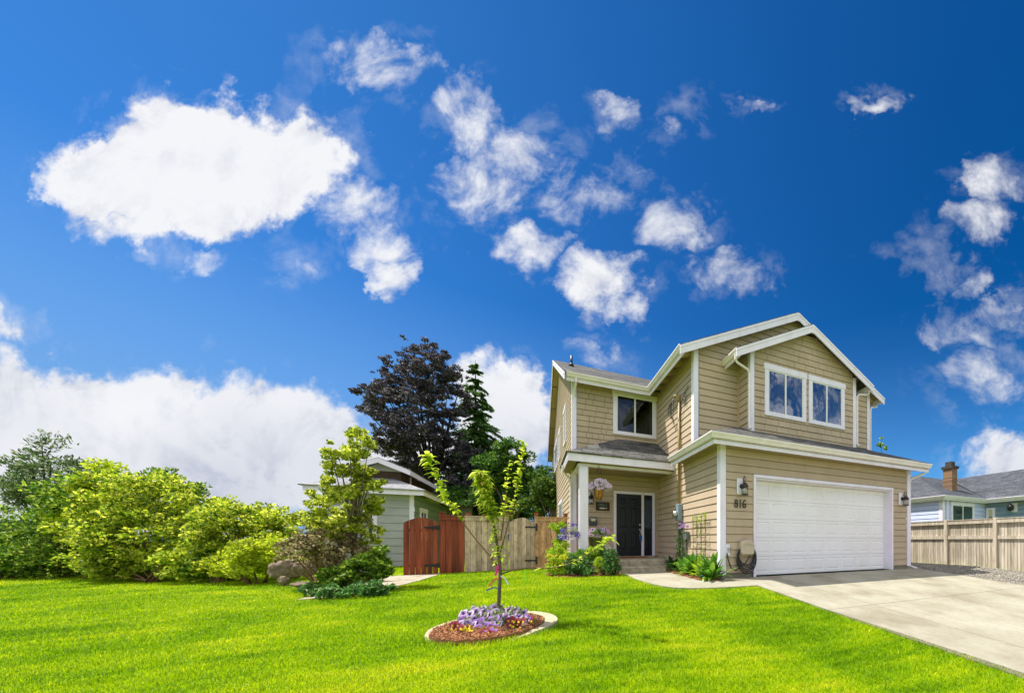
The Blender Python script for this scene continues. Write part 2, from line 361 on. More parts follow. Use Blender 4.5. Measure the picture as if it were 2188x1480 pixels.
# ------------------------------------------------------------------ mesh helpers
class MB:
    def __init__(s): s.v = []; s.f = []; s.m = []; s.uv = None
    def add(s, vs, fs, mi=0):
        o = len(s.v); s.v += [tuple(map(float, p)) for p in vs]
        s.f += [tuple(i + o for i in f) for f in fs]; s.m += [mi] * len(fs)
    def box(s, x0, x1, y0, y1, z0, z1, mi=0):
        s.add([(x0, y0, z0), (x1, y0, z0), (x1, y1, z0), (x0, y1, z0), (x0, y0, z1), (x1, y0, z1), (x1, y1, z1), (x0, y1, z1)],
              [(3, 2, 1, 0), (4, 5, 6, 7), (0, 1, 5, 4), (1, 2, 6, 5), (2, 3, 7, 6), (3, 0, 4, 7)], mi)
    def fbox(s, fr, s0, s1, z0, z1, o0, o1, mi=0):
        ps = [fr(a, z, o) for z in (z0, z1) for (a, o) in ((s0, o0), (s1, o0), (s1, o1), (s0, o1))]
        s.add(ps, [(3, 2, 1, 0), (4, 5, 6, 7), (0, 1, 5, 4), (1, 2, 6, 5), (2, 3, 7, 6), (3, 0, 4, 7)], mi)
    def prism(s, poly, vec, mi=0):
        n = len(poly); vec = np.array(vec, float)
        ps = [np.array(p, float) for p in poly] + [np.array(p, float) + vec for p in poly]
        s.add(ps, [tuple(range(n - 1, -1, -1)), tuple(range(n, 2 * n))] + [(i, (i + 1) % n, (i + 1) % n + n, i + n) for i in range(n)], mi)
    def tube(s, path, r, n=8, mi=0, cap=True):
        path = [np.array(p, float) for p in path]; k = len(path)
        rs = r if isinstance(r, (list, tuple)) else [r] * k
        prev = None; vs = []
        for i in range(k):
            t = path[min(i + 1, k - 1)] - path[max(i - 1, 0)]; t /= (np.linalg.norm(t) + 1e-9)
            if prev is None:
                a = np.array([1., 0, 0]) if abs(t[0]) < .8 else np.array([0, 1., 0])
            else: a = prev
            u = a - t * (a @ t); u /= (np.linalg.norm(u) + 1e-9); w = np.cross(t, u); prev = u
            for j in range(n):
                an = 2 * math.pi * j / n
                vs.append(path[i] + (u * math.cos(an) + w * math.sin(an)) * rs[i])
        fs = [(i * n + j, i * n + (j + 1) % n, (i + 1) * n + (j + 1) % n, (i + 1) * n + j) for i in range(k - 1) for j in range(n)]
        if cap: fs += [tuple(range(n - 1, -1, -1)), tuple((k - 1) * n + j for j in range(n))]
        s.add(vs, fs, mi)
    def lathe(s, c, prof, n=16, mi=0, axis=2):
        c = np.array(c, float); vs = []; k = len(prof)
        for r, z in prof:
            for j in range(n):
                a = 2 * math.pi * j / n; p = [r * math.cos(a), r * math.sin(a), z]
                if axis == 1: p = [p[0], p[2], p[1]]
                if axis == 0: p = [p[2], p[0], p[1]]
                vs.append(c + p)
        fs = [(i * n + j, i * n + (j + 1) % n, (i + 1) * n + (j + 1) % n, (i + 1) * n + j) for i in range(k - 1) for j in range(n)]
        fs += [tuple(range(n - 1, -1, -1)), tuple((k - 1) * n + j for j in range(n))]
        s.add(vs, fs, mi)
    def ell(s, c, r, n=12, mi=0, jit=0.0, seed=0):
        q = random.Random(seed); c = np.array(c, float); r = np.array(r if hasattr(r, '__len__') else (r, r, r), float)
        vs = []; k = n // 2 + 1
        for i in range(k):
            ph = math.pi * i / (k - 1) - math.pi / 2
            for j in range(n):
                a = 2 * math.pi * j / n; q1 = 1 + q.uniform(-jit, jit)
                vs.append(c + r * q1 * np.array([math.cos(ph) * math.cos(a), math.cos(ph) * math.sin(a), math.sin(ph)]))
        fs = [(i * n + j, i * n + (j + 1) % n, (i + 1) * n + (j + 1) % n, (i + 1) * n + j) for i in range(k - 1) for j in range(n)]
        s.add(vs, fs, mi)

WL = {}
def wl(o): return WL.get(o.name, np.zeros(3)) if o else np.zeros(3)
def finish(o, parent, root):
    COL.objects.link(o)
    if parent: o.parent = parent; WL[o.name] = root
    else: o.location = root; WL[o.name] = root
    return o
def obj(name, mb, mats, parent=None, smooth=False, base=None, bevel=0.0):
    me = bpy.data.meshes.new(name)
    root = wl(parent) if parent else (np.array(base, float) if base is not None else np.zeros(3))
    vs = [(p[0] - root[0], p[1] - root[1], p[2] - root[2]) for p in mb.v]
    me.from_pydata(vs, [], mb.f)
    for m in (mats if isinstance(mats, (list, tuple)) else [mats]): me.materials.append(m)
    if any(mb.m): me.polygons.foreach_set('material_index', mb.m)
    if smooth: me.polygons.foreach_set('use_smooth', [True] * len(me.polygons))
    if mb.uv:
        ul = me.uv_layers.new(name='UVMap')
        ul.data.foreach_set('uv', [c for f in mb.uv for p in f for c in p])
    me.update()
    o = bpy.data.objects.new(name, me)
    finish(o, parent, root)
    if bevel:
        b = o.modifiers.new('bevel', 'BEVEL'); b.width = bevel; b.segments = 1; b.limit_method = 'ANGLE'
    return o
def objnp(name, V, F, mat, parent=None, base=None, smooth=False):
    root = wl(parent) if parent else (np.array(base, float) if base is not None else np.zeros(3))
    V = np.asarray(V, np.float32) - root.astype(np.float32); F = np.asarray(F, np.int32); k = F.shape[1]
    me = bpy.data.meshes.new(name); me.vertices.add(len(V)); me.vertices.foreach_set('co', V.ravel())
    me.loops.add(F.size); me.loops.foreach_set('vertex_index', F.ravel())
    me.polygons.add(len(F)); me.polygons.foreach_set('loop_start', np.arange(0, F.size, k, dtype=np.int32))
    me.materials.append(mat); me.update(calc_edges=True)
    if smooth: me.polygons.foreach_set('use_smooth', [True] * len(F))
    o = bpy.data.objects.new(name, me); return finish(o, parent, root)
def tag(o, label, cat, group=None):
    o['label'] = label; o['category'] = cat
    if group: o['group'] = group
    return o
def thing(name, loc, label, cat, group=None):
    o = bpy.data.objects.new(name, None); o.empty_display_size = .2
    finish(o, None, np.array(loc, float)); return tag(o, label, cat, group)
def struct(o, kind='structure'): o['kind'] = kind; return o

def frame(O, D, N):
    O = np.array(O, float); D = np.array(D, float); N = np.array(N, float)
    return lambda s, z, o=0.0: O + D * s + N * o + np.array([0, 0, z])
def fy(y): return frame((0, y, 0), (1, 0, 0), (0, -1, 0))       # wall facing the street
def fxl(x): return frame((x, 0, 0), (0, 1, 0), (-1, 0, 0))      # wall facing left
def fxr(x): return frame((x, 0, 0), (0, 1, 0), (1, 0, 0))

def inters(spans, holes, za, zb):
    out = list(spans)
    for (h0, h1, hz0, hz1) in holes:
        if zb <= hz0 + 1e-6 or za >= hz1 - 1e-6: continue
        nw = []
        for a, b in out:
            if h1 <= a or h0 >= b: nw.append((a, b)); continue
            if h0 > a: nw.append((a, h0))
            if h1 < b: nw.append((h1, b))
        out = nw
    return out
def siding(fr, z0, z1, span, holes=(), e=.183, kind='lap', breaks=(), seed=1):
    mb = MB(); q = random.Random(seed); T = .019; CV = .013
    z = z0
    while z < z1 - 1e-4:
        zt = min(z + e, z1)
        cuts = sorted({z, zt} | {h for hh in holes for h in hh[2:4] if z < h < zt} | {b for b in breaks if z < b < zt})
        for a, b in zip(cuts, cuts[1:]):
            oa = T - (T - .003) * (a - z) / e; ob = T - (T - .003) * (b - z) / e
            A = span(a + 1e-5); B = span(b - 1e-5)
            if A is None or B is None or A[1] - A[0] < .01: continue
            pieces = inters([A], holes, a, b)
            for (p0, p1) in pieces:
                q0 = B[0] if abs(p0 - A[0]) < 1e-6 else p0; q1 = B[1] if abs(p1 - A[1]) < 1e-6 else p1
                if kind == 'lap':
                    cu = [p0]
                    if p1 - p0 > 3.4: cu.append(p0 + q.uniform(1.2, p1 - p0 - 1.2))
                    cu.append(p1)
                    for i in range(len(cu) - 1):
                        c0 = cu[i] + (.002 if i else 0); c1 = cu[i + 1] - (.002 if i < len(cu) - 2 else 0)
                        d0 = q0 if i == 0 else c0; d1 = q1 if i == len(cu) - 2 else c1
                        bb = b - CV if abs(b - (z + e)) < 1e-6 else b; k_ = (bb - a) / (b - a); e0, e1 = c0 + (d0 - c0) * k_, c1 + (d1 - c1) * k_
                        mb.add([fr(c0, a, oa), fr(c1, a, oa), fr(e1, bb, ob), fr(e0, bb, ob), fr(c0, a, -.03), fr(c1, a, -.03), fr(e0, bb, -.03), fr(e1, bb, -.03), fr(d0, b, -.03), fr(d1, b, -.03)], [(0, 1, 2, 3), (4, 5, 1, 0), (3, 2, 7, 6), (6, 7, 9, 8)])
                else:
                    mb.add([fr(p0, a, -.03), fr(p1, a, -.03), fr(q1, b, -.03), fr(q0, b, -.03)], [(0, 1, 2, 3)]); bb = b - CV if abs(b - (z + e)) < 1e-6 else b; k_ = (bb - a) / (b - a)
                    x = p0
                    while x < p1 - 1e-4:
                        w = q.uniform(.16, .44); xe = min(x + w, p1)
                        if p1 - xe < .1: xe = p1
                        g = .0045; j = q.uniform(0, .005)
                        l0 = x + (g if x > p0 else 0); l1 = xe - (g if xe < p1 else 0)
                        t0 = (l0 - p0) / (p1 - p0); t1 = (l1 - p0) / (p1 - p0)
                        m0 = q0 + (q1 - q0) * t0; m1 = q0 + (q1 - q0) * t1; m0, m1 = l0 + (m0 - l0) * k_, l1 + (m1 - l1) * k_
                        mb.add([fr(l0, a, oa + j), fr(l1, a, oa + j), fr(m1, bb, ob + j), fr(m0, bb, ob + j), fr(l0, a, -.03), fr(l1, a, -.03), fr(m0, bb, -.03), fr(m1, bb, -.03)],
                               [(0, 1, 2, 3), (4, 5, 1, 0), (4, 0, 3, 6), (1, 5, 7, 2), (3, 2, 7, 6)])
                        x = xe
        z = zt
    return mb

def sweep(path, prof, side, closed=True):
    """profile (out, z) carried along a horizontal path with mitred corners; side +1 = out is to the left of travel"""
    mb = MB(); P = [np.array(p, float) for p in path]; n = len(P); k = len(prof); vs = []
    for i in range(n):
        ns = []
        if i > 0: d = P[i] - P[i - 1]; d /= np.linalg.norm(d); ns.append(np.array([-d[1], d[0], 0]) * side)
        if i < n - 1: d = P[i + 1] - P[i]; d /= np.linalg.norm(d); ns.append(np.array([-d[1], d[0], 0]) * side)
        m = sum(ns); m = m / (m @ ns[0]) if len(ns) > 1 else ns[0]
        for o, z in prof: vs.append(P[i] + m * o + np.array([0, 0, z]))
    fs = [(i * k + j, i * k + (j + 1) % k, (i + 1) * k + (j + 1) % k, (i + 1) * k + j) for i in range(n - 1) for j in range(k)]
    fs += [tuple(range(k - 1, -1, -1)), tuple((n - 1) * k + j for j in range(k))]
    mb.add(vs, fs); return mb
GUT = [(.003, .0), (.003, -.12), (.07, -.12), (.085, -.075), (.105, -.05), (.118, -.03), (.118, 0), (.104, 0), (.100, -.02), (.018, -.02)]
FAS = [(-.025, -.02), (-.025, -.235), (0, -.235), (0, -.02)]

def roofpart(name, polys, mat, parent, thick=.035):
    mb = MB(); mb.uv = []
    for poly in polys:
        P = [np.array(p, float) for p in poly]
        n = np.cross(P[1] - P[0], P[2] - P[0]); n /= np.linalg.norm(n)
        if n[2] < 0: P = P[::-1]; n = -n
        h = np.cross(UP, n); h /= (np.linalg.norm(h) + 1e-9); u = np.cross(n, h)
        k = len(P); o = len(mb.v)
        mb.prism(P, -n * thick)
        for f in mb.f[-(k + 2):]: mb.uv.append([(float(np.array(mb.v[i]) @ h), float(np.array(mb.v[i]) @ u)) for i in f])
    return obj(name, mb, mat, parent)

def window(parent, fr, s0, s1, z0, z1, mull=None, tw=.115, head=.16, ext=.05, glass=None, room=0.0, proud=.05):
    """trimmed sliding window: frame > sash, two panes"""
    tr = MB()
    tr.fbox(fr, s0, s0 + tw, z0 + .09, z1 - head, .0, proud); tr.fbox(fr, s1 - tw, s1, z0 + .09, z1 - head, 0, proud)
    tr.fbox(fr, s0 - ext * .0, s1, z0, z0 + .09, 0, proud + .004); tr.fbox(fr, s0 - ext * .6, s1 + ext * .6, z1 - head, z1, 0, proud + .008)
    f = obj('window', tr, M_WHITE, parent, bevel=.004)
    a0, a1, b0, b1 = s0 + tw, s1 - tw, z0 + .09, z1 - head
    mu = (a0 + a1) / 2 if mull is None else mull
    sa = MB(); w = .032
    for (c0, c1, d0, d1) in ((a0, a0 + w, b0, b1), (a1 - w, a1, b0, b1), (mu - w * .8, mu + w * .8, b0 + w, b1 - w)):
        sa.fbox(fr, c0, c1, d0, d1, .018, .040)
    sa.fbox(fr, a0 + w, a1 - w, b0, b0 + w, .018, .039); sa.fbox(fr, a0 + w, a1 - w, b1 - w, b1, .018, .039)
    obj('sash', sa, M_VINYL, f)
    for (c0, c1, off) in ((a0 + w, mu - w * .8, .024), (mu + w * .8, a1 - w, .026)):
        g = MB(); g.fbox(fr, c0, c1, b0 + w, b1 - w, off - .004, off)
        obj('pane', g, glass or (M_CLEAR if room else M_GLASS), f)
    if room:
        r_ = MB(); d_ = .9
        for q_ in ((a0, a0 + .01, b0, b1, -d_, -.04), (a1 - .01, a1, b0, b1, -d_, -.04), (a0, a1, b0, b0 + .01, -d_, -.04), (a0, a1, b1 - .01, b1, -d_, -.04), (a0, a1, b0, b1, -d_ - .01, -d_)): r_.fbox(fr, *q_)
        obj('room_lining', r_, M_ROOM, f)
        c_ = MB(); n_ = 9; x0_ = a1 - (a1 - a0) * room
        P_ = [(x0_ + (a1 - .03 - x0_) * i / (2 * n_), -.075 + .022 * (i % 2)) for i in range(2 * n_ + 1)]
        for (u0, o0), (u1, o1) in zip(P_, P_[1:]): c_.add([fr(u0, b0 + .02, o0), fr(u1, b0 + .02, o1), fr(u1, b1 - .02, o1), fr(u0, b1 - .02, o0)], [(0, 1, 2, 3)])
        obj('curtain', c_, M_CURTAIN, f)
    return f

def inside(px, py, poly):
    x = np.asarray(px); y = np.asarray(py); r = np.zeros(x.shape, bool); n = len(poly)
    for i in range(n):
        x0, y0 = poly[i]; x1, y1 = poly[(i + 1) % n]
        c = ((y0 > y) != (y1 > y)) & (x < (x1 - x0) * (y - y0) / (y1 - y0 + 1e-12) + x0); r ^= c
    return r
def sheet(name, poly, dz, mat, kind='structure', step=.25, thick=.08):
    """ground-following slab with an outline"""
    import mathutils
    pts = []
    n = len(poly)
    for i in range(n):
        a = np.array(poly[i], float); b = np.array(poly[(i + 1) % n], float); k = max(1, int(np.linalg.norm(b - a) / step))
        for j in range(k): pts.append(a + (b - a) * j / k)
    border = len(pts); P = np.array(pts)
    xs = np.arange(P[:, 0].min() + step * .5, P[:, 0].max(), step); ys = np.arange(P[:, 1].min() + step * .5, P[:, 1].max(), step)
    gx, gy = np.meshgrid(xs, ys); gx = gx.ravel(); gy = gy.ravel(); ok = inside(gx, gy, poly)
    allp = [Vector(p) for p in P] + [Vector((a, b)) for a, b in zip(gx[ok], gy[ok])]
    ed = [(i, (i + 1) % border) for i in range(border)]
    V, E_, F, *_ = mathutils.geometry.delaunay_2d_cdt(allp, ed, [], 1, 1e-5)
    mb = MB(); nv = len(V)
    mb.add([(v.x, v.y, float(gz(v.x, v.y)) + dz) for v in V], [tuple(f) for f in F])
    bd = [(p[0], p[1], float(gz(p[0], p[1])) + dz) for p in P]; lo = [(p[0], p[1], p[2] - thick) for p in bd]
    mb.add(bd + lo, [(i, (i + 1) % border, (i + 1) % border + border, i + border) for i in range(border)])
    o = obj(name, mb, mat); o['kind'] = kind; return o

# ------------------------------------------------------------------ foliage helpers
def rdir(n, rng):
    v = rng.normal(size=(n, 3)); return v / np.linalg.norm(v, axis=1)[:, None]
def leafmesh(C, L, rng, W=.45, bias=(0, 0, 0), spread=1.0, dirs=None, fold=.18):
    """one folded rhombic leaf (4 corners) per centre"""
    n = len(C); d = (rdir(n, rng) if dirs is None else dirs) * spread + np.array(bias); d /= (np.linalg.norm(d, axis=1)[:, None] + 1e-9)
    s = np.cross(d, rdir(n, rng)); s /= (np.linalg.norm(s, axis=1)[:, None] + 1e-9); nn = np.cross(d, s)
    L = L * rng.uniform(.65, 1.3, n)[:, None]; w = L * W * .5
    a = C - d * L * .5; b = C + s * w + nn * L * fold * .5; c = C + d * L * .5; e = C - s * w + nn * L * fold * .5
    V = np.stack([a, b, c, e], 1).reshape(-1, 3)
    F = np.arange(4 * n).reshape(n, 4); return V, F
def cat(parts):
    V = []; F = []; o = 0
    for v, f in parts: V.append(v); F.append(f + o); o += len(v)
    return np.concatenate(V), np.concatenate(F)
def clumps(ells, per, cr, rng, shell=(.45, 1.0), shoots=.22):
    """twig clump centres spread through a set of ellipsoids (cx,cy,cz,rx,ry,rz)"""
    out = []; rr = []
    tot = sum((e[3] * e[4] + e[4] * e[5] + e[3] * e[5]) for e in ells)
    for e in ells:
        k = max(3, int(per * (e[3] * e[4] + e[4] * e[5] + e[3] * e[5]) / tot))
        d = rdir(k, rng); r = rng.uniform(shell[0], shell[1], k)[:, None] ** .7
        rad_ = cr * rng.uniform(.55, 1.35, k); up_ = (rng.uniform(size=k) < shoots) & (d[:, 2] > .1)
        r = np.where(up_[:, None], r * rng.uniform(1.05, 1.45, k)[:, None], r); rad_ = np.where(up_, rad_ * .5, rad_)
        out.append(np.array(e[:3]) + d * r * np.array(e[3:])); rr.append(rad_)
    return np.concatenate(out), np.concatenate(rr)
def crownleaves(cc, rr, n, L, rng, W=.45, bias=(0, 0, .2), squash=.75, floor=None):
    p = rr ** 1.6; p = p / p.sum(); idx = rng.choice(len(cc), n, p=p)
    d = rdir(n, rng); r = rng.uniform(0, 1, n)[:, None] ** .45
    C = cc[idx] + d * r * rr[idx][:, None] * np.array([1, 1, squash])
    if floor is not None: C[:, 2] = np.maximum(C[:, 2], floor + rng.uniform(.0, .12, n))
    # leaves look outward from their twig clump
    return leafmesh(C, L, rng, W, bias, 1.0, dirs=d * .6 + rdir(n, rng) * .8)
def bez(a, b, sag, k=6):
    a = np.array(a, float); b = np.array(b, float); m = (a + b) / 2 + np.array(sag, float)
    return [(1 - t) ** 2 * a + 2 * t * (1 - t) * m + t * t * b for t in np.linspace(0, 1, k)]

def blobplant(name, base, ells, label, cat_, leafm, n, L, seed, per=40, cr=.2, W=.45, trunk=None, group=None, barkm=None, bias=(0, 0, .2), shell=(.45, 1.0), crown='foliage', limbs=7, tr=.05, squash=.75):
    """a shrub or tree: stems growing from the base into leafy twig clumps; ells are relative to the base"""
    rng = np.random.default_rng(seed); base = np.array(base, float)
    E = [(base[0] + e[0], base[1] + e[1], base[2] + e[2], e[3], e[4], e[5]) for e in ells]
    t = thing(name, base, label, cat_, group)
    cc, rr = clumps(E, per, cr, rng, shell)
    cc[:, 2] = np.maximum(cc[:, 2], base[2] + .06)
    V, F = crownleaves(cc, rr, n, L, rng, W, bias, squash, base[2] + .01)
    objnp(crown, V, F, leafm, t)
    mb = MB()
    if trunk:   # (height, radius): one trunk then limbs
        h, r = trunk; top = base + np.array([rng.uniform(-.1, .1) * h * .3, rng.uniform(-.1, .1) * h * .3, h])
        mb.tube(bez(base - [0, 0, .05], top, (.03 * h, -.02 * h, 0), 7), list(np.linspace(r, r * .6, 7)), 8)
        for i in rng.choice(len(cc), min(limbs, len(cc)), replace=False):
            st = base + (top - base) * rng.uniform(.55, 1.0)
            mb.tube(bez(st, cc[i], (0, 0, .12 * np.linalg.norm(cc[i] - st)), 6), list(np.linspace(r * .45, r * .08, 6)), 5)
        obj('trunk', mb, barkm or M_BARK, t, smooth=True)
    else:
        for i in rng.choice(len(cc), min(limbs, len(cc)), replace=False):
            st = base + np.array([rng.uniform(-.12, .12), rng.uniform(-.12, .12), -.02])
            mb.tube(bez(st, cc[i], (0, 0, .1), 5), list(np.linspace(tr * .5, tr * .12, 5)), 5)
        obj('stem', mb, barkm or M_TWIG, t, smooth=True)
    return t

# ------------------------------------------------------------------ ground
def ground():
    xs = np.concatenate([np.linspace(-400, -40, 19)[:-1], np.linspace(-40, -16, 25)[:-1], np.linspace(-16, 12, 113)[:-1], np.linspace(12, 40, 15)[:-1], np.linspace(40, 400, 19)])
    ys = np.concatenate([np.linspace(-400, -30, 19)[:-1], np.linspace(-30, -9, 22)[:-1], np.linspace(-9, 10, 77)[:-1], np.linspace(10, 40, 16)[:-1], np.linspace(40, 600, 25)])
    X, Y = np.meshgrid(xs, ys); Z = gz(X, Y) - .012
    V = np.stack([X, Y, Z], -1).reshape(-1, 3); nx = len(xs); ny = len(ys)
    i = np.arange((ny - 1) * (nx - 1)); r = i // (nx - 1); c = i % (nx - 1); a = r * nx + c
    F = np.stack([a, a + 1, a + 1 + nx, a + nx], 1)
    struct(objnp('lawn', V, F, M_LAWN, smooth=True))
ground()
EDGE = [(-1.70, 2.36), (-1.76, 1.4), (-1.78, .8), (-1.755, .2), (-1.70, -.35), (-1.60, -.62), (-1.45, -.82), (-1.2, -.95), (-.94, -1.01), (-.36, -1.06), (.02, -1.07), (.16, -1.14), (.24, -1.4)]
WALKP = EDGE[:-2] + [(.30, -1.07), (.30, -.0), (-.02, -.02), (-.18, -.28), (-.60, -.16), (-.50, 2.36)]
sheet('walkway', WALKP, .018, M_CONC)
# driveway slabs with open joints over sand
DX = [.30, 1.32, 3.40, 6.82]; DY = [0.0, -3.07, -6.3, -12.0]
base = sheet('driveway', [(.302, -.004), (6.81, -.004), (6.84, -12), (.46, -12), (.30, -3)], .004, M_JOINT, step=.5)
def slabs():
    mb = MB()
    for i in range(3):
        for j in range(3):
            x0, x1, y1, y0 = DX[i] + .006, DX[i + 1] - .006, DY[j] - .006, DY[j + 1] + .006
            if i == 0: x0 = DX[0]
            nx = 2; ny = max(4, int((y1 - y0) / .25)); vs = []
            for b in range(ny + 1):
                for a in range(nx + 1):
                    y = y1 + (y0 - y1) * b / ny; xx = x0 + (x1 - x0) * a / nx
                    if i == 0 and a == 0: xx = .30 + max(0, -y - 3) * .055 + .004 * math.sin(y * 7)
                    if j == 0 and i == 2 and b == 0: y = y1
                    vs.append((xx, y, float(gz(xx, y)) + .018))
            mb.add(vs, [(b * (nx + 1) + a, b * (nx + 1) + a + 1, (b + 1) * (nx + 1) + a + 1, (b + 1) * (nx + 1) + a) for b in range(ny) for a in range(nx)])
            rim = [b * (nx + 1) for b in range(ny + 1)]; rim2 = [b * (nx + 1) + nx for b in range(ny + 1)]; top = list(range(nx + 1)); bot = [ny * (nx + 1) + a for a in range(nx + 1)]
            for line in (rim, rim2, top, bot):
                P = [vs[k] for k in line]; n = len(P)
                mb.add(P + [(p[0], p[1], p[2] - .05) for p in P], [(k, k + 1, k + 1 + n, k + n) for k in range(n - 1)])
    struct(obj('driveway_slabs', mb, M_CONC))
slabs()
# side apron and gravel strip by the fence
GRAVELP = [(6.86, -.25), (6.86, 3.5), (10.0, 3.5), (10.0, -12), (6.9, -12)]
GR_ = sheet('gravel_bed', GRAVELP, .002, M_GRAVEL, step=.4)
sheet('apron', [(6.62, -.004), (6.62, -.22), (7.15, -.22), (7.35, .35), (6.8, .35)], .026, M_CONC)
def pebbles():
    n = 9000; rng = np.random.default_rng(5)
    x = rng.uniform(6.9, 10.0, n); y = rng.uniform(-5.5, 2.8, n); keep = ~((x < 7.4) & (y > -.25) & (y < .4)); x = x[keep]; y = y[keep]; n = len(x)
    r = rng.uniform(.012, .03, n); z = gz(x, y) + r * .35
    o = np.array([[1, 0, 0], [0, 1, 0], [-1, 0, 0], [0, -1, 0], [0, 0, .7], [0, 0, -.7]], float)
    a = rng.uniform(0, 6.28, n); ca, sa = np.cos(a), np.sin(a)
    V = np.empty((n, 6, 3)); el = rng.uniform(.7, 1.4, n)
    for k in range(6):
        px, py = o[k, 0] * el, o[k, 1]
        V[:, k, 0] = x + r * (px * ca - py * sa); V[:, k, 1] = y + r * (px * sa + py * ca); V[:, k, 2] = z + r * o[k, 2]
    f = np.array([[0, 1, 4], [1, 2, 4], [2, 3, 4], [3, 0, 4], [1, 0, 5], [2, 1, 5], [3, 2, 5], [0, 3, 5]])
    F = (np.arange(n)[:, None, None] * 6 + f[None]).reshape(-1, 3)
    struct(objnp('gravel', V.reshape(-1, 3), F, M_PEBBLE), 'stuff')
pebbles()
PATHP = [(-7.35, .9), (-6.75, 1.2), (-6.42, 2.3), (-6.30, 3.3), (-6.22, 5.36), (-7.4, 5.36)]
sheet('path', PATHP, .016, M_STEP)

# ------------------------------------------------------------------ the house
HOUSE = thing('house', (0, 0, 0), 'two storey tan clapboard house with white trim, double garage and covered porch', 'house')
def hp(name, mb, mat, bevel=0.0, smooth=False, parent=None): return obj(name, mb, mat, parent or HOUSE, smooth, bevel=bevel)
Y1, YB, Y3, XL = 1.52, .90, 4.70, -2.78
GX = 6.76
# walls
hp('garage_wall', siding(fy(0), .14, 3.25, lambda z: (.14, GX - .14), [(.88, 5.95, 0, 2.505)], seed=2), M_TAN)
lw = siding(fxl(0), .14, 3.32, lambda z: (.14, Y3), seed=3)
hp('entry_side_wall', lw, M_TAN)
hp('upper_side_wall', siding(fxl(0), 3.32, 6.13, lambda z: (Y1 + .15, Y3), seed=4), M_TAN)
sl = .4987; APX = 3.38
ZE, ZB, sb = 5.995, 5.93, .505
def gabspan(x0, x1, z0, x_e, sl_):
    def f(z):
        d = x_e + (z + .055 - z0) / sl_
        a, b = max(x0, d), min(x1, 2 * APX - d)
        return (a, b) if b - a > .01 else None
    return f
hp('front_gable_wall', siding(fy(Y1), 3.4, 7.85, gabspan(.14, GX - .13, ZE, -.45, sl), seed=5, breaks=(ZE + sl * .59 - .055,)), M_TAN)
hp('bay_wall', siding(fy(YB), 3.6, 7.15, gabspan(1.52, 5.25, ZB, .88, sb), [(1.97, 3.19, 4.48, 5.64), (3.545, 4.745, 4.48, 5.635)], kind='shingle', e=.178, seed=6, breaks=(ZB + sb * .64 - .055,)), M_TAN)
hp('bay_side_wall', siding(fxl(1.40), 3.6, 6.14, lambda z: (YB + .12, Y1), seed=7), M_TAN)
hp('bay_side_wall', siding(fxr(5.37), 3.6, 6.14, lambda z: (YB + .02, Y1), seed=7), M_TAN)
hp('entry_wall', siding(fy(Y3), .36, 3.3, lambda z: (XL + .13, 0), [(-1.45, -.15, .3, 2.5)], seed=8), M_TAN)
hp('upper_entry_wall', siding(fy(Y3), 3.3, 6.1, lambda z: (XL + .13, 0), [(-1.405, -.175, 4.525, 5.715)], kind='shingle', e=.178, seed=9), M_TAN)
hp('left_wall', siding(fxl(XL), .05, 9.3, lambda z: (lambda d: (max(Y3 + .14, d), min(17.2, 21.9 - d)) if d < 10.9 else None)(4.27 + (z + .055 - 5.995) / .503), seed=10, breaks=(6.22,)), M_TAN)
b = MB(); b.box(XL, GX, 17.16, 17.2, 0, 6); b.box(GX - .02, GX, Y1, 17.16, 0, 5.9); b.box(GX - .02, GX, .14, Y1, 0, 3.3)
hp('rear_wall', b, M_TAN2)
# rest of right gable end
b = MB(); b.prism([(GX - .02, 4.7, 5.9), (GX - .02, 17.2, 5.9), (GX - .02, 10.95, 9.1)], (.02, 0, 0)); hp('right_gable_wall', b, M_TAN2)
# foundation
for q_ in ((.03, .87, .02, .10, -.15, .135), (5.96, GX - .03, .02, .10, -.15, .135), (.02, .1, .12, 2.6, -.15, .135), (XL + .03, XL + .1, Y3 + .05, 17, -.3, .05)):
    b = MB(); b.box(*q_); hp('foundation', b, M_FOUND)
# corner boards
def corner(pts):
    for (x0, x1, y0, y1, z0, z1) in pts:
        c = MB(); c.box(x0, x1, y0, y1, z0, z1); hp('corner_board', c, M_WHITE, .006)
T = .026
corner([(-T, .13, -T, .001, .10, 3.24), (GX - .13, GX + T, -T, .001, .10, 3.24)])
c = MB(); c.box(-T, .001, .002, .145, .10, 3.22); hp('corner_board', c, M_WHITE, .006)
corner([(-T, .12, Y1 - T, Y1, 3.42, 6.13), (GX - .12, GX + T, Y1 - T, Y1, 3.42, 6.1)])
c = MB(); c.box(-T, .0, Y1 + .001, Y1 + .15, 3.42, 6.11); hp('corner_board', c, M_WHITE, .006)
corner([(1.40 - T, 1.51, YB - T, YB, 3.7, 6.12), (5.26, 5.37 + T, YB - T, YB, 3.7, 6.1)])
c = MB(); c.box(1.40 - T, 1.40, YB + .001, YB + .11, 3.7, 6.0); hp('corner_board', c, M_WHITE, .006)
corner([(XL - T, XL + .12, Y3 - T, Y3, .1, 5.98)])
c = MB(); c.box(XL - T, XL, Y3 + .001, Y3 + .14, .1, 5.98); hp('corner_board', c, M_WHITE, .006)
c = MB(); c.box(XL - T, XL, 17.05, 17.2, .1, 5.98); hp('corner_board', c, M_WHITE, .006)
c = MB(); c.box(-.045, 0, Y3 - .045, Y3, .36, 5.9); hp('corner_board', c, M_TAN2)
c = MB(); c.box(1.355, 1.40, Y1 - .045, Y1, 3.7, 5.9); hp('corner_board', c, M_TAN2)
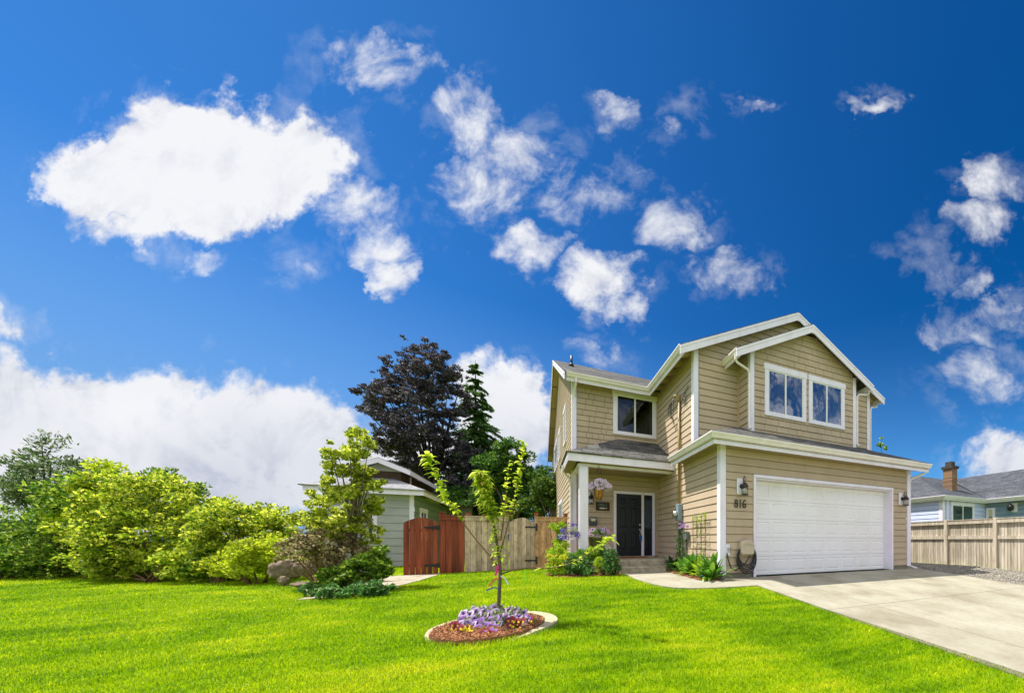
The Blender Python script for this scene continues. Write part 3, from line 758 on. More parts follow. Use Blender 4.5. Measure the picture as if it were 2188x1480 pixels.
# roofs
ZE = 5.995
def zm(x): return ZE + sl * (x + .45)
roofpart('main_roof', [[(-.47, 1.30, zm(-.47)), (APX, 1.30, zm(APX)), (APX, 10.9, zm(APX)), (-.47, 4.27, zm(-.47)), ],
                       [(APX, 1.30, zm(APX)), (2 * APX + .47, 1.30, zm(-.47)), (2 * APX + .47, 10.9, zm(-.47)), (APX, 10.9, zm(APX))]], M_SHINGLE, HOUSE)
def zl(y): return ZE + .503 * (y - 4.27)
RY = 10.95
roofpart('entry_roof', [[(-3.04, 4.25, zl(4.25)), (-.47, 4.25, zl(4.25)), (6.9, 10.0, zl(10.0)), (6.9, RY, zl(RY)), (-3.04, RY, zl(RY))],
                        [(-3.04, RY, zl(RY)), (6.9, RY, zl(RY)), (6.9, 17.7, zl(4.2)), (-3.04, 17.7, zl(4.2))]], M_SHINGLE, HOUSE)
sb = .505; ZB = 5.93
def zb(x): return ZB + sb * (x - .88)
roofpart('bay_roof', [[(.86, .66, zb(.86)), (APX, .66, zb(APX)), (APX, Y1, zb(APX)), (.86, Y1, zb(.86))],
                      [(APX, .66, zb(APX)), (2 * APX - .86, .66, zb(.86)), (2 * APX - .86, Y1, zb(.86)), (APX, Y1, zb(APX))]], M_SHINGLE, HOUSE)
sg = .45; ZG = 3.275
def zg(d): return ZG + sg * d
E0 = -.47; E1 = GX + .41
k = Y1 - E0
roofpart('garage_roof', [[(E0, E0, zg(0)), (E1, E0, zg(0)), (E1 - k, Y1, zg(k)), (E0 + k, Y1, zg(k))],
                         [(E0, E0, zg(0)), (E0 + k, Y1, zg(k)), (0, Y1, zg(.47)), (0, 2.35, zg(.47)), (E0, 2.35, zg(0))],
                         [(E1, E0, zg(0)), (E1, 3.0, zg(0)), (GX, 3.0, zg(.41)), (GX, Y1, zg(.41)), (E1 - k, Y1, zg(k))]], M_SHINGLE, HOUSE)
sp = .56; ZP = 3.29; PX, PY = -3.10, 2.93
def zp(d): return ZP + sp * d
kp = Y3 - PY
roofpart('porch_roof', [[(PX, PY, zp(0)), (0, PY, zp(0)), (0, Y3, zp(kp)), (PX + kp, Y3, zp(kp))],
                        [(PX, PY, zp(0)), (PX + kp, Y3, zp(kp)), (XL, Y3, zp(XL - PX)), (XL, 5.4, zp(XL - PX)), (PX, 5.4, zp(0))]], M_SHINGLE, HOUSE)
# ceilings and soffits
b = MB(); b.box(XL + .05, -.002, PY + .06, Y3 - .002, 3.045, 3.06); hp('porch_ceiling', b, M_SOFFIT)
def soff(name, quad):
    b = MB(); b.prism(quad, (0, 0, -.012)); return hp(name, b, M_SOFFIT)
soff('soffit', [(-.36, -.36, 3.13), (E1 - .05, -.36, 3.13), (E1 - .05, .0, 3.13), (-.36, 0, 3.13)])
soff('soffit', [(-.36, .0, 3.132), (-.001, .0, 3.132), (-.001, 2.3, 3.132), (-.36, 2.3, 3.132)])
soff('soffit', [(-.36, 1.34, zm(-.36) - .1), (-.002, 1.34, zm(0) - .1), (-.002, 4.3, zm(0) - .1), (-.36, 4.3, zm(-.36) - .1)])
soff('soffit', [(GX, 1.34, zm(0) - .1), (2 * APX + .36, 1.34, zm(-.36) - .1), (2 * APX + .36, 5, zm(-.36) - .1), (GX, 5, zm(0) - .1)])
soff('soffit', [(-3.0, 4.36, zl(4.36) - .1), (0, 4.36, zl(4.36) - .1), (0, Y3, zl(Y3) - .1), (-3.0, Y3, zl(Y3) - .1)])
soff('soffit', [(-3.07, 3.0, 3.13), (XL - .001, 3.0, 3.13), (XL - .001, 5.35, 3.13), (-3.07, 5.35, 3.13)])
# rafter tails under the main left eave and right eave
b = MB()
for y in np.arange(1.7, 4.2, .6): b = MB(); b.prism([(-.35, y, zm(-.35) - .112), (-.003, y, zm(0) - .112), (-.003, y, zm(0) - .25), (-.35, y, zm(-.35) - .2)], (0, .04, 0)); hp('rafter_tail', b, M_TAN2)
b = MB()
for y in (1.62, 2.2): b = MB(); b.prism([(GX + .001, y, zm(0) - .112), (2 * APX + .36, y, zm(-.36) - .112), (2 * APX + .36, y, zm(-.36) - .2), (GX + .001, y, zm(0) - .25)], (0, .04, 0)); hp('rafter_tail', b, M_TAN2)
# soffit panels of the left rake with dark joints
b = MB()
ys = list(np.linspace(4.4, RY, 6)); 
for a, c in zip(ys, ys[1:]): b.prism([(-3.0, a + .03, zl(a + .03) - .05), (XL - .002, a + .03, zl(a + .03) - .05), (XL - .002, c - .03, zl(c - .03) - .05), (-3.0, c - .03, zl(c - .03) - .05)], (0, 0, -.015))
ys = list(np.linspace(RY, 17.6, 6))
for a, c in zip(ys, ys[1:]): b.prism([(-3.0, a + .03, zl(2 * RY - a - .03) - .05), (XL - .002, a + .03, zl(2 * RY - a - .03) - .05), (XL - .002, c - .03, zl(2 * RY - c + .03) - .05), (-3.0, c - .03, zl(2 * RY - c + .03) - .05)], (0, 0, -.015))
hp('rake_soffit', b, M_TAN2)
# rake boards
def rake(name, p, q, depth, vec, mat=M_WHITE, top=.0):
    b = MB(); p = np.array(p, float); q = np.array(q, float); dn = np.array([0, 0, -depth]); b.prism([p, q, q + dn, p + dn], vec)
    t = np.array([0, 0, -.0]); tn = np.array([0, 0, -.06]); v = np.array(vec, float); v2 = v / np.linalg.norm(v) * .014
    b.prism([p - v2, q - v2, q - v2 + tn, p - v2 + tn], v2 * .999)
    return hp(name, b, mat)
Z = .036
rake('rake_board', (-.50, 1.275, zm(-.50) - Z), (APX - .03, 1.275, zm(APX - .03) - Z), .225, (0, .03, 0))
rake('rake_board', (APX + .03, 1.275, zm(APX - .03) - Z), (2 * APX + .50, 1.275, zm(-.50) - Z), .225, (0, .03, 0))
b = MB(); b.prism([(APX - .029, 1.268, zm(APX - .03) - Z + .008), (APX + .029, 1.268, zm(APX - .03) - Z + .008), (APX + .029, 1.268, zm(APX) - .29), (APX - .029, 1.268, zm(APX) - .29)], (0, .035, 0)); hp('rake_peak_block', b, M_WHITE)
rake('rake_board', (.80, .635, zb(.80) - Z), (APX - .03, .635, zb(APX - .03) - Z), .215, (0, .03, 0))
rake('rake_board', (APX + .03, .635, zb(APX - .03) - Z), (2 * APX - .84, .635, zb(.84) - Z), .215, (0, .03, 0))
b = MB(); b.prism([(APX - .029, .628, zb(APX - .03) - Z + .008), (APX + .029, .628, zb(APX - .03) - Z + .008), (APX + .029, .628, zb(APX) - .285), (APX - .029, .628, zb(APX) - .285)], (0, .035, 0)); hp('rake_peak_block', b, M_WHITE)
rake('rake_board', (-3.065, 4.18, zl(4.18) - Z), (-3.065, RY, zl(RY) - Z), .20, (.028, 0, 0))
rake('rake_board', (-3.065, RY, zl(RY) - Z), (-3.065, 17.72, zl(4.18) - Z), .20, (.028, 0, 0))
# fascias and gutters
def eave(path, side, z, fas=.235, parent=None):
    P = [(p[0], p[1], z) for p in path]
    hp('gutter', sweep(P, GUT, side), M_GUTTER)
    hp('fascia', sweep(P, [(-.025, -.02), (-.025, -fas), (0, -fas), (0, -.02)], side), M_WHITE)
eave([(E1 + .0, -.36), (-.36, -.36), (-.36, 2.32)], 1, 3.262)
eave([(-.40, 1.31), (-.40, 4.31), (-2.99, 4.31)], 1, 5.985)
eave([(.87 + .06, .68), (.87 + .06, Y1 - .01)], 1, 5.905, .2)
eave([(2 * APX - .93, Y1 - .01), (2 * APX - .93, .70)], 1, 5.905, .2)
eave([(GX + .40, 5), (GX + .40, 1.32)], 1, 5.985)
eave([(-.24, 3.0), (-3.04, 3.0), (-3.04, 5.38)], -1, 3.29, .235)
b = MB(); b.box(-.24, -.003, 2.985, 3.01, 3.05, 3.27); hp('fascia', b, M_WHITE)
b = MB(); b.box(XL + .0, -.004, 3.17, 3.33, 2.975, 3.043); b.box(XL + .001, XL + .159, 3.331, Y3 - .028, 2.98, 3.042); hp('porch_beam', b, M_WHITE)
# downspouts
def spout(pts, r=.034, n=4):
    b = MB(); b.tube(pts, r, 6); return hp('downspout', b, M_GUTTER, smooth=False)
spout([(.86, .80, 5.80), (.86, .80, 5.66), (.93, .82, 5.60), (1.28, .855, 5.50), (1.335, .86, 5.42), (1.335, .86, 3.98), (1.34, .80, 3.90)])
spout([(5.88, .78, 5.80), (5.88, .79, 5.68), (5.78, .82, 5.62), (5.50, .855, 5.60), (5.425, .86, 5.52), (5.425, .86, 4.0), (5.45, .78, 3.92)])
spout([(GX + .48, 1.6, 5.88), (GX + .47, 1.58, 5.72), (GX + .1, 1.50, 5.62), (GX + .06, 1.50, 5.5), (GX + .06, 1.50, 3.55)], .03)
spout([(E1 - .09, -.33, 3.14), (E1 - .11, -.30, 3.0), (GX + .09, -.01, 2.86), (GX + .06, .03, 2.76), (GX + .06, .03, .12), (GX + .12, -.10, .05), (GX + .14, -.16, .045)], .034)
spout([(-3.09, 4.35, 3.17), (-3.09, 4.38, 3.0), (-2.87, 4.52, 2.80), (-2.835, 4.645, 2.62), (-2.835, 4.645, .15)], .036)
spout([(-2.72, 4.245, 5.88), (-2.72, 4.245, 5.74), (-2.72, 4.60, 5.56), (-2.72, 4.66, 5.45)], .034)
# porch
b = MB(); b.box(-2.62, -.05, 2.66, Y3 - .03, .0, .345); hp('porch_floor', b, M_STEP, .012)
b = MB(); b.box(-1.80, -.50, 2.34, 2.655, -.02, .175); hp('porch_step', b, M_STEP, .012)
b = MB(); b.box(-2.75, -2.515, 3.12, 3.355, .10, 2.973); hp('porch_post', b, M_WHITE, .008)
# garage door
b = MB(); f0 = fy(0)
b.fbox(f0, .885, .955, .02, 2.43, -.005, .045); b.fbox(f0, 5.875, 5.945, .02, 2.43, -.005, .045); b.fbox(f0, .885, 5.945, 2.43, 2.505, -.005, .05)
b.fbox(f0, .94, .965, .02, 2.428, -.26, -.006); b.fbox(f0, 5.865, 5.89, .02, 2.428, -.26, -.006); b.fbox(f0, .966, 5.864, 2.405, 2.429, -.26, -.006)
hp('garage_door_frame', b, M_WHITE, .004)
gd = MB(); X0, X1 = .967, 5.863; Zb, Zt = .03, 2.40; nr, nc = 5, 8; f2 = fy(.22)
rh = (Zt - Zb) / nr; cw = (X1 - X0) / nc
for r in range(nr):
    za, zt = Zb + r * rh + .0025, Zb + (r + 1) * rh - .0025
    gd.fbox(f2, X0, X1, za, zt, -.04, -.024)
    px_ = [X0] ; rows = []
    for c in range(nc):
        a, d = X0 + c * cw + .055, X0 + (c + 1) * cw - .055; z0_, z1_ = za + .075, zt - .075
        # stiles and rails left standing round a raised field
        def ring(o0, o1, i0, i1):
            P = [f2(a + o0, z0_ + o0, o1), f2(d - o0, z0_ + o0, o1), f2(d - o0, z1_ - o0, o1), f2(a + o0, z1_ - o0, o1)]
            Q = [f2(a + i0, z0_ + i0, i1), f2(d - i0, z0_ + i0, i1), f2(d - i0, z1_ - i0, i1), f2(a + i0, z1_ - i0, i1)]
            gd.add(P + Q, [(0, 1, 5, 4), (1, 2, 6, 5), (2, 3, 7, 6), (3, 0, 4, 7)])
        ring(0, 0, .012, -.014); ring(.012, -.014, .021, -.014); ring(.021, -.014, .05, -.002)
        gd.add([f2(a + .05, z0_ + .05, -.002), f2(d - .05, z0_ + .05, -.002), f2(d - .05, z1_ - .05, -.002), f2(a + .05, z1_ - .05, -.002)], [(0, 1, 2, 3)])
    # face around the fields
    xs = [X0] + [v for c in range(nc) for v in (X0 + c * cw + .055, X0 + (c + 1) * cw - .055)] + [X1]
    for c in range(0, len(xs) - 1, 2): gd.add([f2(xs[c], za, 0), f2(xs[c + 1], za, 0), f2(xs[c + 1], zt, 0), f2(xs[c], zt, 0)], [(0, 1, 2, 3)])
    for c in range(1, len(xs) - 1, 2):
        gd.add([f2(xs[c], za, 0), f2(xs[c + 1], za, 0), f2(xs[c + 1], za + .075, 0), f2(xs[c], za + .075, 0)], [(0, 1, 2, 3)])
        gd.add([f2(xs[c], zt - .075, 0), f2(xs[c + 1], zt - .075, 0), f2(xs[c + 1], zt, 0), f2(xs[c], zt, 0)], [(0, 1, 2, 3)])
    gd.add([f2(X0, za, 0), f2(X1, za, 0), f2(X1, za, -.04), f2(X0, za, -.04)], [(0, 1, 2, 3)]); gd.add([f2(X0, zt, 0), f2(X1, zt, 0), f2(X1, zt, -.04), f2(X0, zt, -.04)], [(0, 1, 2, 3)])
gdo = hp('garage_door', gd, M_DOORWHITE)
b = MB(); b.fbox(f2, X0, X1, .019, .033, -.03, .012); obj('weather_strip', b, M_BLACK, gdo)
# front door
f3 = fy(Y3)
b = MB()
b.fbox(f3, -1.51, -1.425, .35, 2.46, -.03, .05); b.fbox(f3, -.195, -.10, .35, 2.46, -.03, .05); b.fbox(f3, -1.51, -.10, 2.46, 2.55, -.03, .054); b.fbox(f3, -.572, -.485, .35, 2.459, -.03, .03)
fd = hp('door_frame', b, M_WHITE, .004)
def panel_door(name, s0, s1, z0, z1, fields):
    d = MB(); d.fbox(f3, s0, s1, z0, z1, -.03, -.012)
    xs = sorted({s0, s1} | {v for f in fields for v in f[:2]}); zs = sorted({z0, z1} | {v for f in fields for v in f[2:]})
    for i in range(len(xs) - 1):
        for j in range(len(zs) - 1):
            cx, cz = (xs[i] + xs[i + 1]) / 2, (zs[j] + zs[j + 1]) / 2
            if any(f[0] < cx < f[1] and f[2] < cz < f[3] for f in fields): continue
            d.add([f3(xs[i], zs[j], 0), f3(xs[i + 1], zs[j], 0), f3(xs[i + 1], zs[j + 1], 0), f3(xs[i], zs[j + 1], 0)], [(0, 1, 2, 3)])
    for a, e, z0_, z1_ in fields:
        def ring(o0, o1, i0, i1):
            P = [f3(a + o0, z0_ + o0, o1), f3(e - o0, z0_ + o0, o1), f3(e - o0, z1_ - o0, o1), f3(a + o0, z1_ - o0, o1)]
            Q = [f3(a + i0, z0_ + i0, i1), f3(e - i0, z0_ + i0, i1), f3(e - i0, z1_ - i0, i1), f3(a + i0, z1_ - i0, i1)]
            d.add(P + Q, [(0, 1, 5, 4), (1, 2, 6, 5), (2, 3, 7, 6), (3, 0, 4, 7)])
        ring(0, 0, .014, -.010); ring(.014, -.010, .024, -.010); ring(.024, -.010, .045, -.001)
        d.add([f3(a + .045, z0_ + .045, -.001), f3(e - .045, z0_ + .045, -.001), f3(e - .045, z1_ - .045, -.001), f3(a + .045, z1_ - .045, -.001)], [(0, 1, 2, 3)])
    return hp(name, d, M_NAVY)
dz = .385; hgt = 2.05
cols = [(-1.295, -1.085), (-.925, -.705)]
fl = [(a, c, dz + z0 * hgt, dz + z1 * hgt) for a, c in cols for z0, z1 in ((.855, .94), (.47, .79), (.11, .38))]
door = panel_door('front_door', -1.425, -.572, dz, 2.455, fl)
b = MB(); b.lathe(f3(-.625, 1.44, 0), [(.035, -.02), (.035, 0)], 14, axis=1); obj('deadbolt', b, M_CHROME, door, smooth=True)
b = MB(); b.lathe(f3(-.625, 1.28, 0), [(.04, -.04), (.04, 0)], 14, axis=1)
b.tube([f3(-.625, 1.28, .03), f3(-.625, 1.25, .06), f3(-.62, 1.16, .065), f3(-.615, 1.09, .03)], .014, 8); obj('handle', b, M_CHROME, door, smooth=True)
sl_ = panel_door('sidelight', -.485, -.195, dz, 2.455, [(-.45, -.23, dz + .11 * hgt, dz + .36 * hgt)])
b = MB(); b.fbox(f3, -.445, -.235, dz + .46 * hgt, dz + .93 * hgt, -.003, .006); obj('pane', b, M_GLASS, sl_)
b = MB(); b.fbox(f3, -1.51, -.10, .347, .383, -.03, .06); hp('door_sill', b, M_STEP)
# windows
window(HOUSE, fy(YB), 1.845, 3.315, 4.375, 5.815, mull=2.565, room=.13)
window(HOUSE, fy(YB), 3.42, 4.87, 4.375, 5.81, mull=4.13, room=.15)
window(HOUSE, fy(Y3), -1.53, -.05, 4.42, 5.89, mull=-.80, room=.10)
for (a, c, z0, z1) in ((6.85, 7.85, 4.55, 5.95), (9.85, 10.9, 4.6, 5.95), (11.9, 14.4, 4.6, 6.0), (8.6, 10.6, 1.2, 2.65)):
    window(HOUSE, fxl(XL), a, c, z0, z1)
# roof vent
b = MB(); v0 = np.array(on(1221, 790, 1, 8.2)); zz = zl(8.2)
b.tube([(v0[0], 8.2, zz - .02), (v0[0], 8.2, zz + .42)], .045, 10); b.lathe((v0[0], 8.2, zz - .0), [(.13, -.03), (.07, .10), (.05, .13)], 10)
hp('roof_vent', b, M_BLACK, smooth=True)
# ------------------------------------------------------------------ fixtures on the house
def lantern(p, label, drop=0.0):
    """wall lantern on a white block; p = wall point at the block's centre"""
    x, y, z = p; t = thing('wall_lantern', (x, y, z), label, 'lantern', 'carriage lanterns on the house')
    b = MB(); b.box(x - .075, x + .075, y - .05, y - .0, z - .19, z + .19); obj('mounting_block', b, M_WHITE, t, bevel=.012)
    b = MB(); b.lathe((x + .04, y - .052, z - .0), [(.02, -.02), (.055, -.012), (.06, 0)], 14, axis=1)
    cx, cy = x + .055, y - .17
    b.tube([(x + .04, y - .06, z - .02), (x + .045, y - .09, z - .03), (x + .05, y - .11, z + .08), (x + .05, y - .12, z + .18), (x + .055, y - .15, z + .225), (cx, cy, z + .21), (cx + .005, cy - .02, z + .17), (cx, cy, z + .13), (cx, cy, z + .06)], .010, 6); obj('arm', b, M_BLACK, t, smooth=True)
    b = MB(); b.lathe((cx, cy, z), [(.0, .075), (.03, .07), (.055, .045), (.075, .01), (.088, -.015), (.09, -.03), (.07, -.035)], 16); obj('cap', b, M_BLACK, t, smooth=True)
    b = MB(); b.lathe((cx, cy, z), [(.066, -.036), (.066, -.20)], 14); obj('glass', b, M_LAMPGLASS, t, smooth=True)
    b = MB()
    for i in range(6):
        a = i * math.pi / 3 + .3; b.tube([(cx + .07 * math.cos(a), cy + .07 * math.sin(a), z - .03), (cx + .07 * math.cos(a), cy + .07 * math.sin(a), z - .205)], .005, 5)
    b.lathe((cx, cy, z), [(.06, -.225), (.085, -.22), (.088, -.205), (.06, -.20)], 16); obj('cage', b, M_BLACK, t)
    b = MB(); b.lathe((cx, cy, z), [(.012, -.2), (.012, -.15), (.022, -.12), (.02, -.08), (.008, -.06)], 10); obj('bulb', b, M_CREAMDOOR, t, smooth=True)
    return t
p = on(1578.5, 1039, 1, 0); lantern((p[0] - .0, -.015, p[2]), 'black carriage lantern on white block above the house number left of garage door')
p = on(1921.5, 1065.5, 1, 0); lantern((p[0], -.015, p[2]), 'black carriage lantern on white block between garage door and right corner board')
p = on(1262, 1063, 1, Y3); lantern((p[0] - .06, Y3 - .015, p[2]), 'black lantern on porch wall partly hidden behind the hanging flower basket')

# house number
p = on(1580.5, 1075.5, 1, 0)
nt = thing('house_number', (p[0], -.02, p[2]), 'black numerals 816 on tan siding below the left garage lantern', 'house number')
def glyph(kind, cx, cz, hh, parent):
    b = MB(); y = -.030; P = lambda u, v: (cx + u * hh, y, cz + v * hh)
    r = hh * .052
    def loop(u, v, ru, rv, a0=0, a1=2 * math.pi, n=18, rr=r):
        b.tube([P(u + ru * math.cos(a0 + (a1 - a0) * i / n), v + rv * math.sin(a0 + (a1 - a0) * i / n)) for i in range(n + 1)], [rr * (1 + .35 * abs(math.sin(a0 + (a1 - a0) * i / n + math.pi / 2))) for i in range(n + 1)], 6)
    if kind == '8': loop(0, .24, .17, .21); loop(0, -.24, .21, .23)
    if kind == '1': b.tube([P(0, .48), P(0, -.46)], r * 1.15, 6); b.tube([P(-.10, -.47), P(.10, -.47)], r * .7, 6); b.tube([P(-.12, .38), P(0, .47)], r * .7, 6)
    if kind == '6':
        loop(.02, -.23, .20, .23)
        b.tube([P(-.18, -.23), P(-.17, .05), P(-.10, .30), P(.03, .44), P(.16, .42), P(.19, .33)], [r * 1.2, r * 1.3, r * 1.2, r, r, r * 1.2], 6)
    obj('numeral', b, M_BLACK, parent, smooth=True)
for i, ch in enumerate('816'): glyph(ch, p[0] + (i - 1) * .112, p[2], .195, nt)

# name plaque with fish
a = on(1273, 1072, 1, Y3); c = on(1302, 1091, 1, Y3); w = c[0] - a[0]
pt = thing('name_plaque', (a[0] + w / 2, Y3 - .02, c[2]), 'dark brown wooden plaque with pale letters and a white fish beside the front door', 'plaque')
b = MB(); b.box(a[0], c[0], Y3 - .045, Y3 - .018, c[2], a[2]); obj('board', b, M_DARKWOOD, pt, bevel=.004)
b = MB()
for (x0, x1, z0, z1) in ((a[0], c[0], c[2], c[2] + .018), (a[0], c[0], a[2] - .018, a[2])): b.box(x0, x1, Y3 - .052, Y3 - .044, z0, z1)
obj('rim', b, M_DARKWOOD, pt)
M_PLET = pmat('pale grey letters', (.20, .25, .24), (.16, .2, .19), 5, .6); M_FISH = pmat('white fish paint', (.6, .58, .5), (.5, .48, .42), 8, .6)
b = MB(); lx = a[0] + w * .16; lw_ = w * .115; zt_, zb_ = a[2] - .045, a[2] - .135
def stroke(pts): b.tube([(lx + u * lw_, Y3 - .050, zb_ + v * (zt_ - zb_)) for u, v in pts], .008, 5)
for chh in 'CHOLLE':
    if chh == 'C': stroke([(.75, .9), (.5, 1), (.15, .8), (.05, .5), (.15, .2), (.5, 0), (.75, .1)])
    if chh == 'H': stroke([(.1, 0), (.1, 1)]); stroke([(.7, 0), (.7, 1)]); stroke([(.1, .5), (.7, .5)])
    if chh == 'O': stroke([(.4, 1), (.1, .75), (.05, .4), (.4, 0), (.75, .4), (.7, .75), (.4, 1)])
    if chh == 'L': stroke([(.15, 1), (.15, 0), (.7, 0)])
    if chh == 'E': stroke([(.7, 1), (.15, 1), (.15, 0), (.7, 0)]); stroke([(.15, .5), (.6, .5)])
    lx += lw_
obj('lettering', b, M_PLET, pt)
b = MB(); cx, cz = a[0] + w * .48, c[2] + .075
b.prism([(cx - .12, Y3 - .046, cz), (cx - .06, Y3 - .046, cz + .028), (cx + .04, Y3 - .046, cz + .024), (cx + .10, Y3 - .046, cz + .008), (cx + .14, Y3 - .046, cz + .028), (cx + .135, Y3 - .046, cz - .02), (cx + .10, Y3 - .046, cz - .006), (cx + .03, Y3 - .046, cz - .026), (cx - .07, Y3 - .046, cz - .022)], (0, -.006, 0)); obj('fish', b, M_FISH, pt)

# mailbox
a = on(1258, 1104, 1, Y3); c = on(1275, 1123, 1, Y3)
t = thing('mailbox', ((a[0] + c[0]) / 2, Y3 - .02, c[2]), 'dark grey wall mailbox with cream oval plate beside porch post', 'mailbox')
M_MAIL = pmat('charcoal mailbox enamel', (.04, .05, .065), (.033, .04, .055), 4, .4, .5)
b = MB(); b.prism([(a[0], Y3 - .02, c[2]), (a[0], Y3 - .10, c[2] + .01), (a[0], Y3 - .12, a[2] - .05), (a[0], Y3 - .06, a[2]), (a[0], Y3 - .02, a[2])], (c[0] - a[0], 0, 0)); obj('body', b, M_MAIL, t, bevel=.006)
b = MB(); b.prism([(a[0] - .008, Y3 - .018, a[2] + .004), (a[0] - .008, Y3 - .075, a[2] + .002), (a[0] - .008, Y3 - .135, a[2] - .05), (a[0] - .008, Y3 - .135, a[2] - .06), (a[0] - .008, Y3 - .018, a[2] - .01)], (c[0] - a[0] + .016, 0, 0)); obj('lid', b, M_CHROME, t)
b = MB(); b.lathe(((a[0] + c[0]) / 2, Y3 - .125, a[2] - .1), [(.0, -.006), (.035, -.006), (.04, 0)], 18, axis=1)
b.v = [((q[0] - (a[0] + c[0]) / 2) * 2.0 + (a[0] + c[0]) / 2, q[1], q[2]) for q in b.v]; obj('plate', b, M_CREAMDOOR, t)

# door bell, lockbox, doormat
p = on(1410, 1106, 0, 0)
b = MB(); b.box(-.03, -.012, p[1] - .03, p[1] + .03, p[2] - .07, p[2] + .07); t = tag(obj('doorbell', b, M_CREAMDOOR, base=(0, p[1], p[2]), bevel=.006), 'small cream doorbell button on the siding right of the front door', 'doorbell')
t = thing('lockbox', f3(-.615, 1.02, .06), 'small blue key lockbox hanging from the front door handle', 'lockbox')
b = MB(); b.fbox(f3, -.66, -.57, .90, 1.06, .03, .085); obj('body', b, pmat('blue lockbox plastic', (.02, .09, .35), (.015, .07, .28), 4, .4), t, bevel=.01)
b = MB(); b.tube([f3(-.645, 1.05, .055), f3(-.645, 1.12, .055), f3(-.615, 1.15, .055), f3(-.585, 1.12, .055), f3(-.585, 1.05, .055)], .007, 6); obj('shackle', b, M_CHROME, t)
b = MB(); b.box(-1.42, -.55, 3.95, 4.52, .346, .368); tag(obj('doormat', b, M_MAT, base=(-1, 4.2, .346), bevel=.006), 'orange brown doormat lying on the porch at the front door', 'doormat')

# hose reel
a = on(1576, 1153, 1, 0); c = on(1605, 1184, 1, 0); cx, cz = (a[0] + c[0]) / 2, (a[2] + c[2]) / 2; hw, hh = (c[0] - a[0]) / 2, (a[2] - c[2]) / 2
t = thing('hose_reel', (cx, -.02, cz), 'beige wall hose hanger mounted beside the garage door', 'hose reel')
b = MB(); b.prism([(cx - hw * .85, -.02, cz - hh), (cx + hw * .85, -.02, cz - hh), (cx + hw, -.02, cz - hh * .6)] + [(cx + hw * math.copysign(abs(math.cos(a_)) ** .62, math.cos(a_)), -.02, cz + hh * math.sin(a_) ** .8) for a_ in np.linspace(.12, math.pi - .12, 15)] + [(cx - hw, -.02, cz - hh * .6)], (0, -.15, 0)); obj('cover', b, M_BEIGE, t, bevel=.025)
b = MB(); b.tube([(cx - hw * .95, -.172, cz + hh * .1), (cx - hw * .5, -.176, cz + hh * .38), (cx, -.178, cz + hh * .45), (cx + hw * .5, -.176, cz + hh * .38), (cx + hw * .95, -.172, cz + hh * .1)], .007, 5); b.box(cx - hw * .9, cx + hw * .9, -.176, -.17, cz - hh * .85, cz - hh * .8); obj('ridge', b, M_BEIGE, t)
b = MB(); q = random.Random(3); pts = []
for k in range(5):
    rz = hh * (2.45 + .24 * k); rx = hw * (1.08 + .085 * k); top = cz + hh * .35
    for i in range(26):
        an = math.pi * 2 * i / 26; pts.append((cx + rx * math.sin(an) + q.uniform(-.006, .006), -.09 - .014 * (k % 3) - .02 * math.cos(an * 1) ** 2, top - rz * (1 - math.cos(an)) / 2 * 1.12 + q.uniform(-.006, .006)))
b.tube(pts, .0145, 7)
fp = on(1550, 1186, 1, 0)
b.tube([(fp[0], -.08, fp[2] + .06), (fp[0] + .02, -.09, fp[2] - .08), (fp[0] + .10, -.09, fp[2] - .28), (fp[0] + .22, -.10, fp[2] - .36), (cx - hw * .9, -.10, cz - hh * 2.5), (cx - hw * .2, -.11, cz - hh * 2.1), (cx + hw * .4, -.11, cz - hh * 1.2), (cx + hw * .55, -.1, cz - hh * .6)], .0145, 7)
tag(obj('garden_hose', b, M_RUBBER, base=(cx, -.1, cz - hh * 2), smooth=True), 'black garden hose looped below the beige hose hanger', 'hose')
p = on(1552, 1174, 1, 0); t = thing('faucet', (p[0], -.02, p[2]), 'outdoor faucet on small white block at the garage corner board', 'faucet')
b = MB(); b.box(p[0] - .03, p[0] + .075, -.05, -.012, p[2] - .13, p[2] + .13); obj('mounting_block', b, M_WHITE, t, bevel=.006)
b = MB(); b.tube([(p[0] + .02, -.05, p[2]), (p[0] + .02, -.10, p[2]), (p[0] + .02, -.125, p[2] - .05)], .018, 8); b.tube([(p[0] - .03, -.09, p[2] + .04), (p[0] + .07, -.09, p[2] + .04)], .012, 6); b.tube([(p[0] + .02, -.09, p[2]), (p[0] + .02, -.09, p[2] + .045)], .01, 6); obj('valve', b, M_CHROME, t, smooth=True)

# electric service: weatherhead, conduit, meter, junction box
yc = float(on(1455, 950, 0, 0)[1]); zt = float(on(1454, 858, 0, 0)[2])
t = thing('electric_meter', (0, yc, 1.7), 'blue grey electric meter box with round dial on the side wall', 'electric meter')
zm0, zm1 = float(on(1452, 1112, 0, 0)[2]), float(on(1452, 1078, 0, 0)[2])
b = MB(); b.box(-.15, -.018, yc - .17, yc + .10, zm0, zm1); obj('box', b, M_METER, t, bevel=.012)
b = MB(); b.lathe((-.15, yc - .04, zm0 + (zm1 - zm0) * .38), [(.0, -.12), (.085, -.11), (.1, -.04), (.105, 0)], 16, axis=0); obj('dial', b, M_CHROME, t, smooth=True)
t = thing('service_mast', (0, yc, zm1), 'tan electric conduit with weatherhead climbing the side wall', 'conduit')
b = MB(); b.tube([(-.06, yc, zm1 - .02), (-.06, yc, zt)], .042, 10); obj('pipe', b, M_CONDUIT, t, smooth=True)
b = MB(); b.tube([(-.06, yc, zt - .03), (-.07, yc + .01, zt + .08), (-.12, yc + .04, zt + .15), (-.20, yc + .08, zt + .12)], [.055, .06, .065, .05], 10); obj('weatherhead', b, M_CONDUIT, t, smooth=True)
b = MB(); q = random.Random(8)
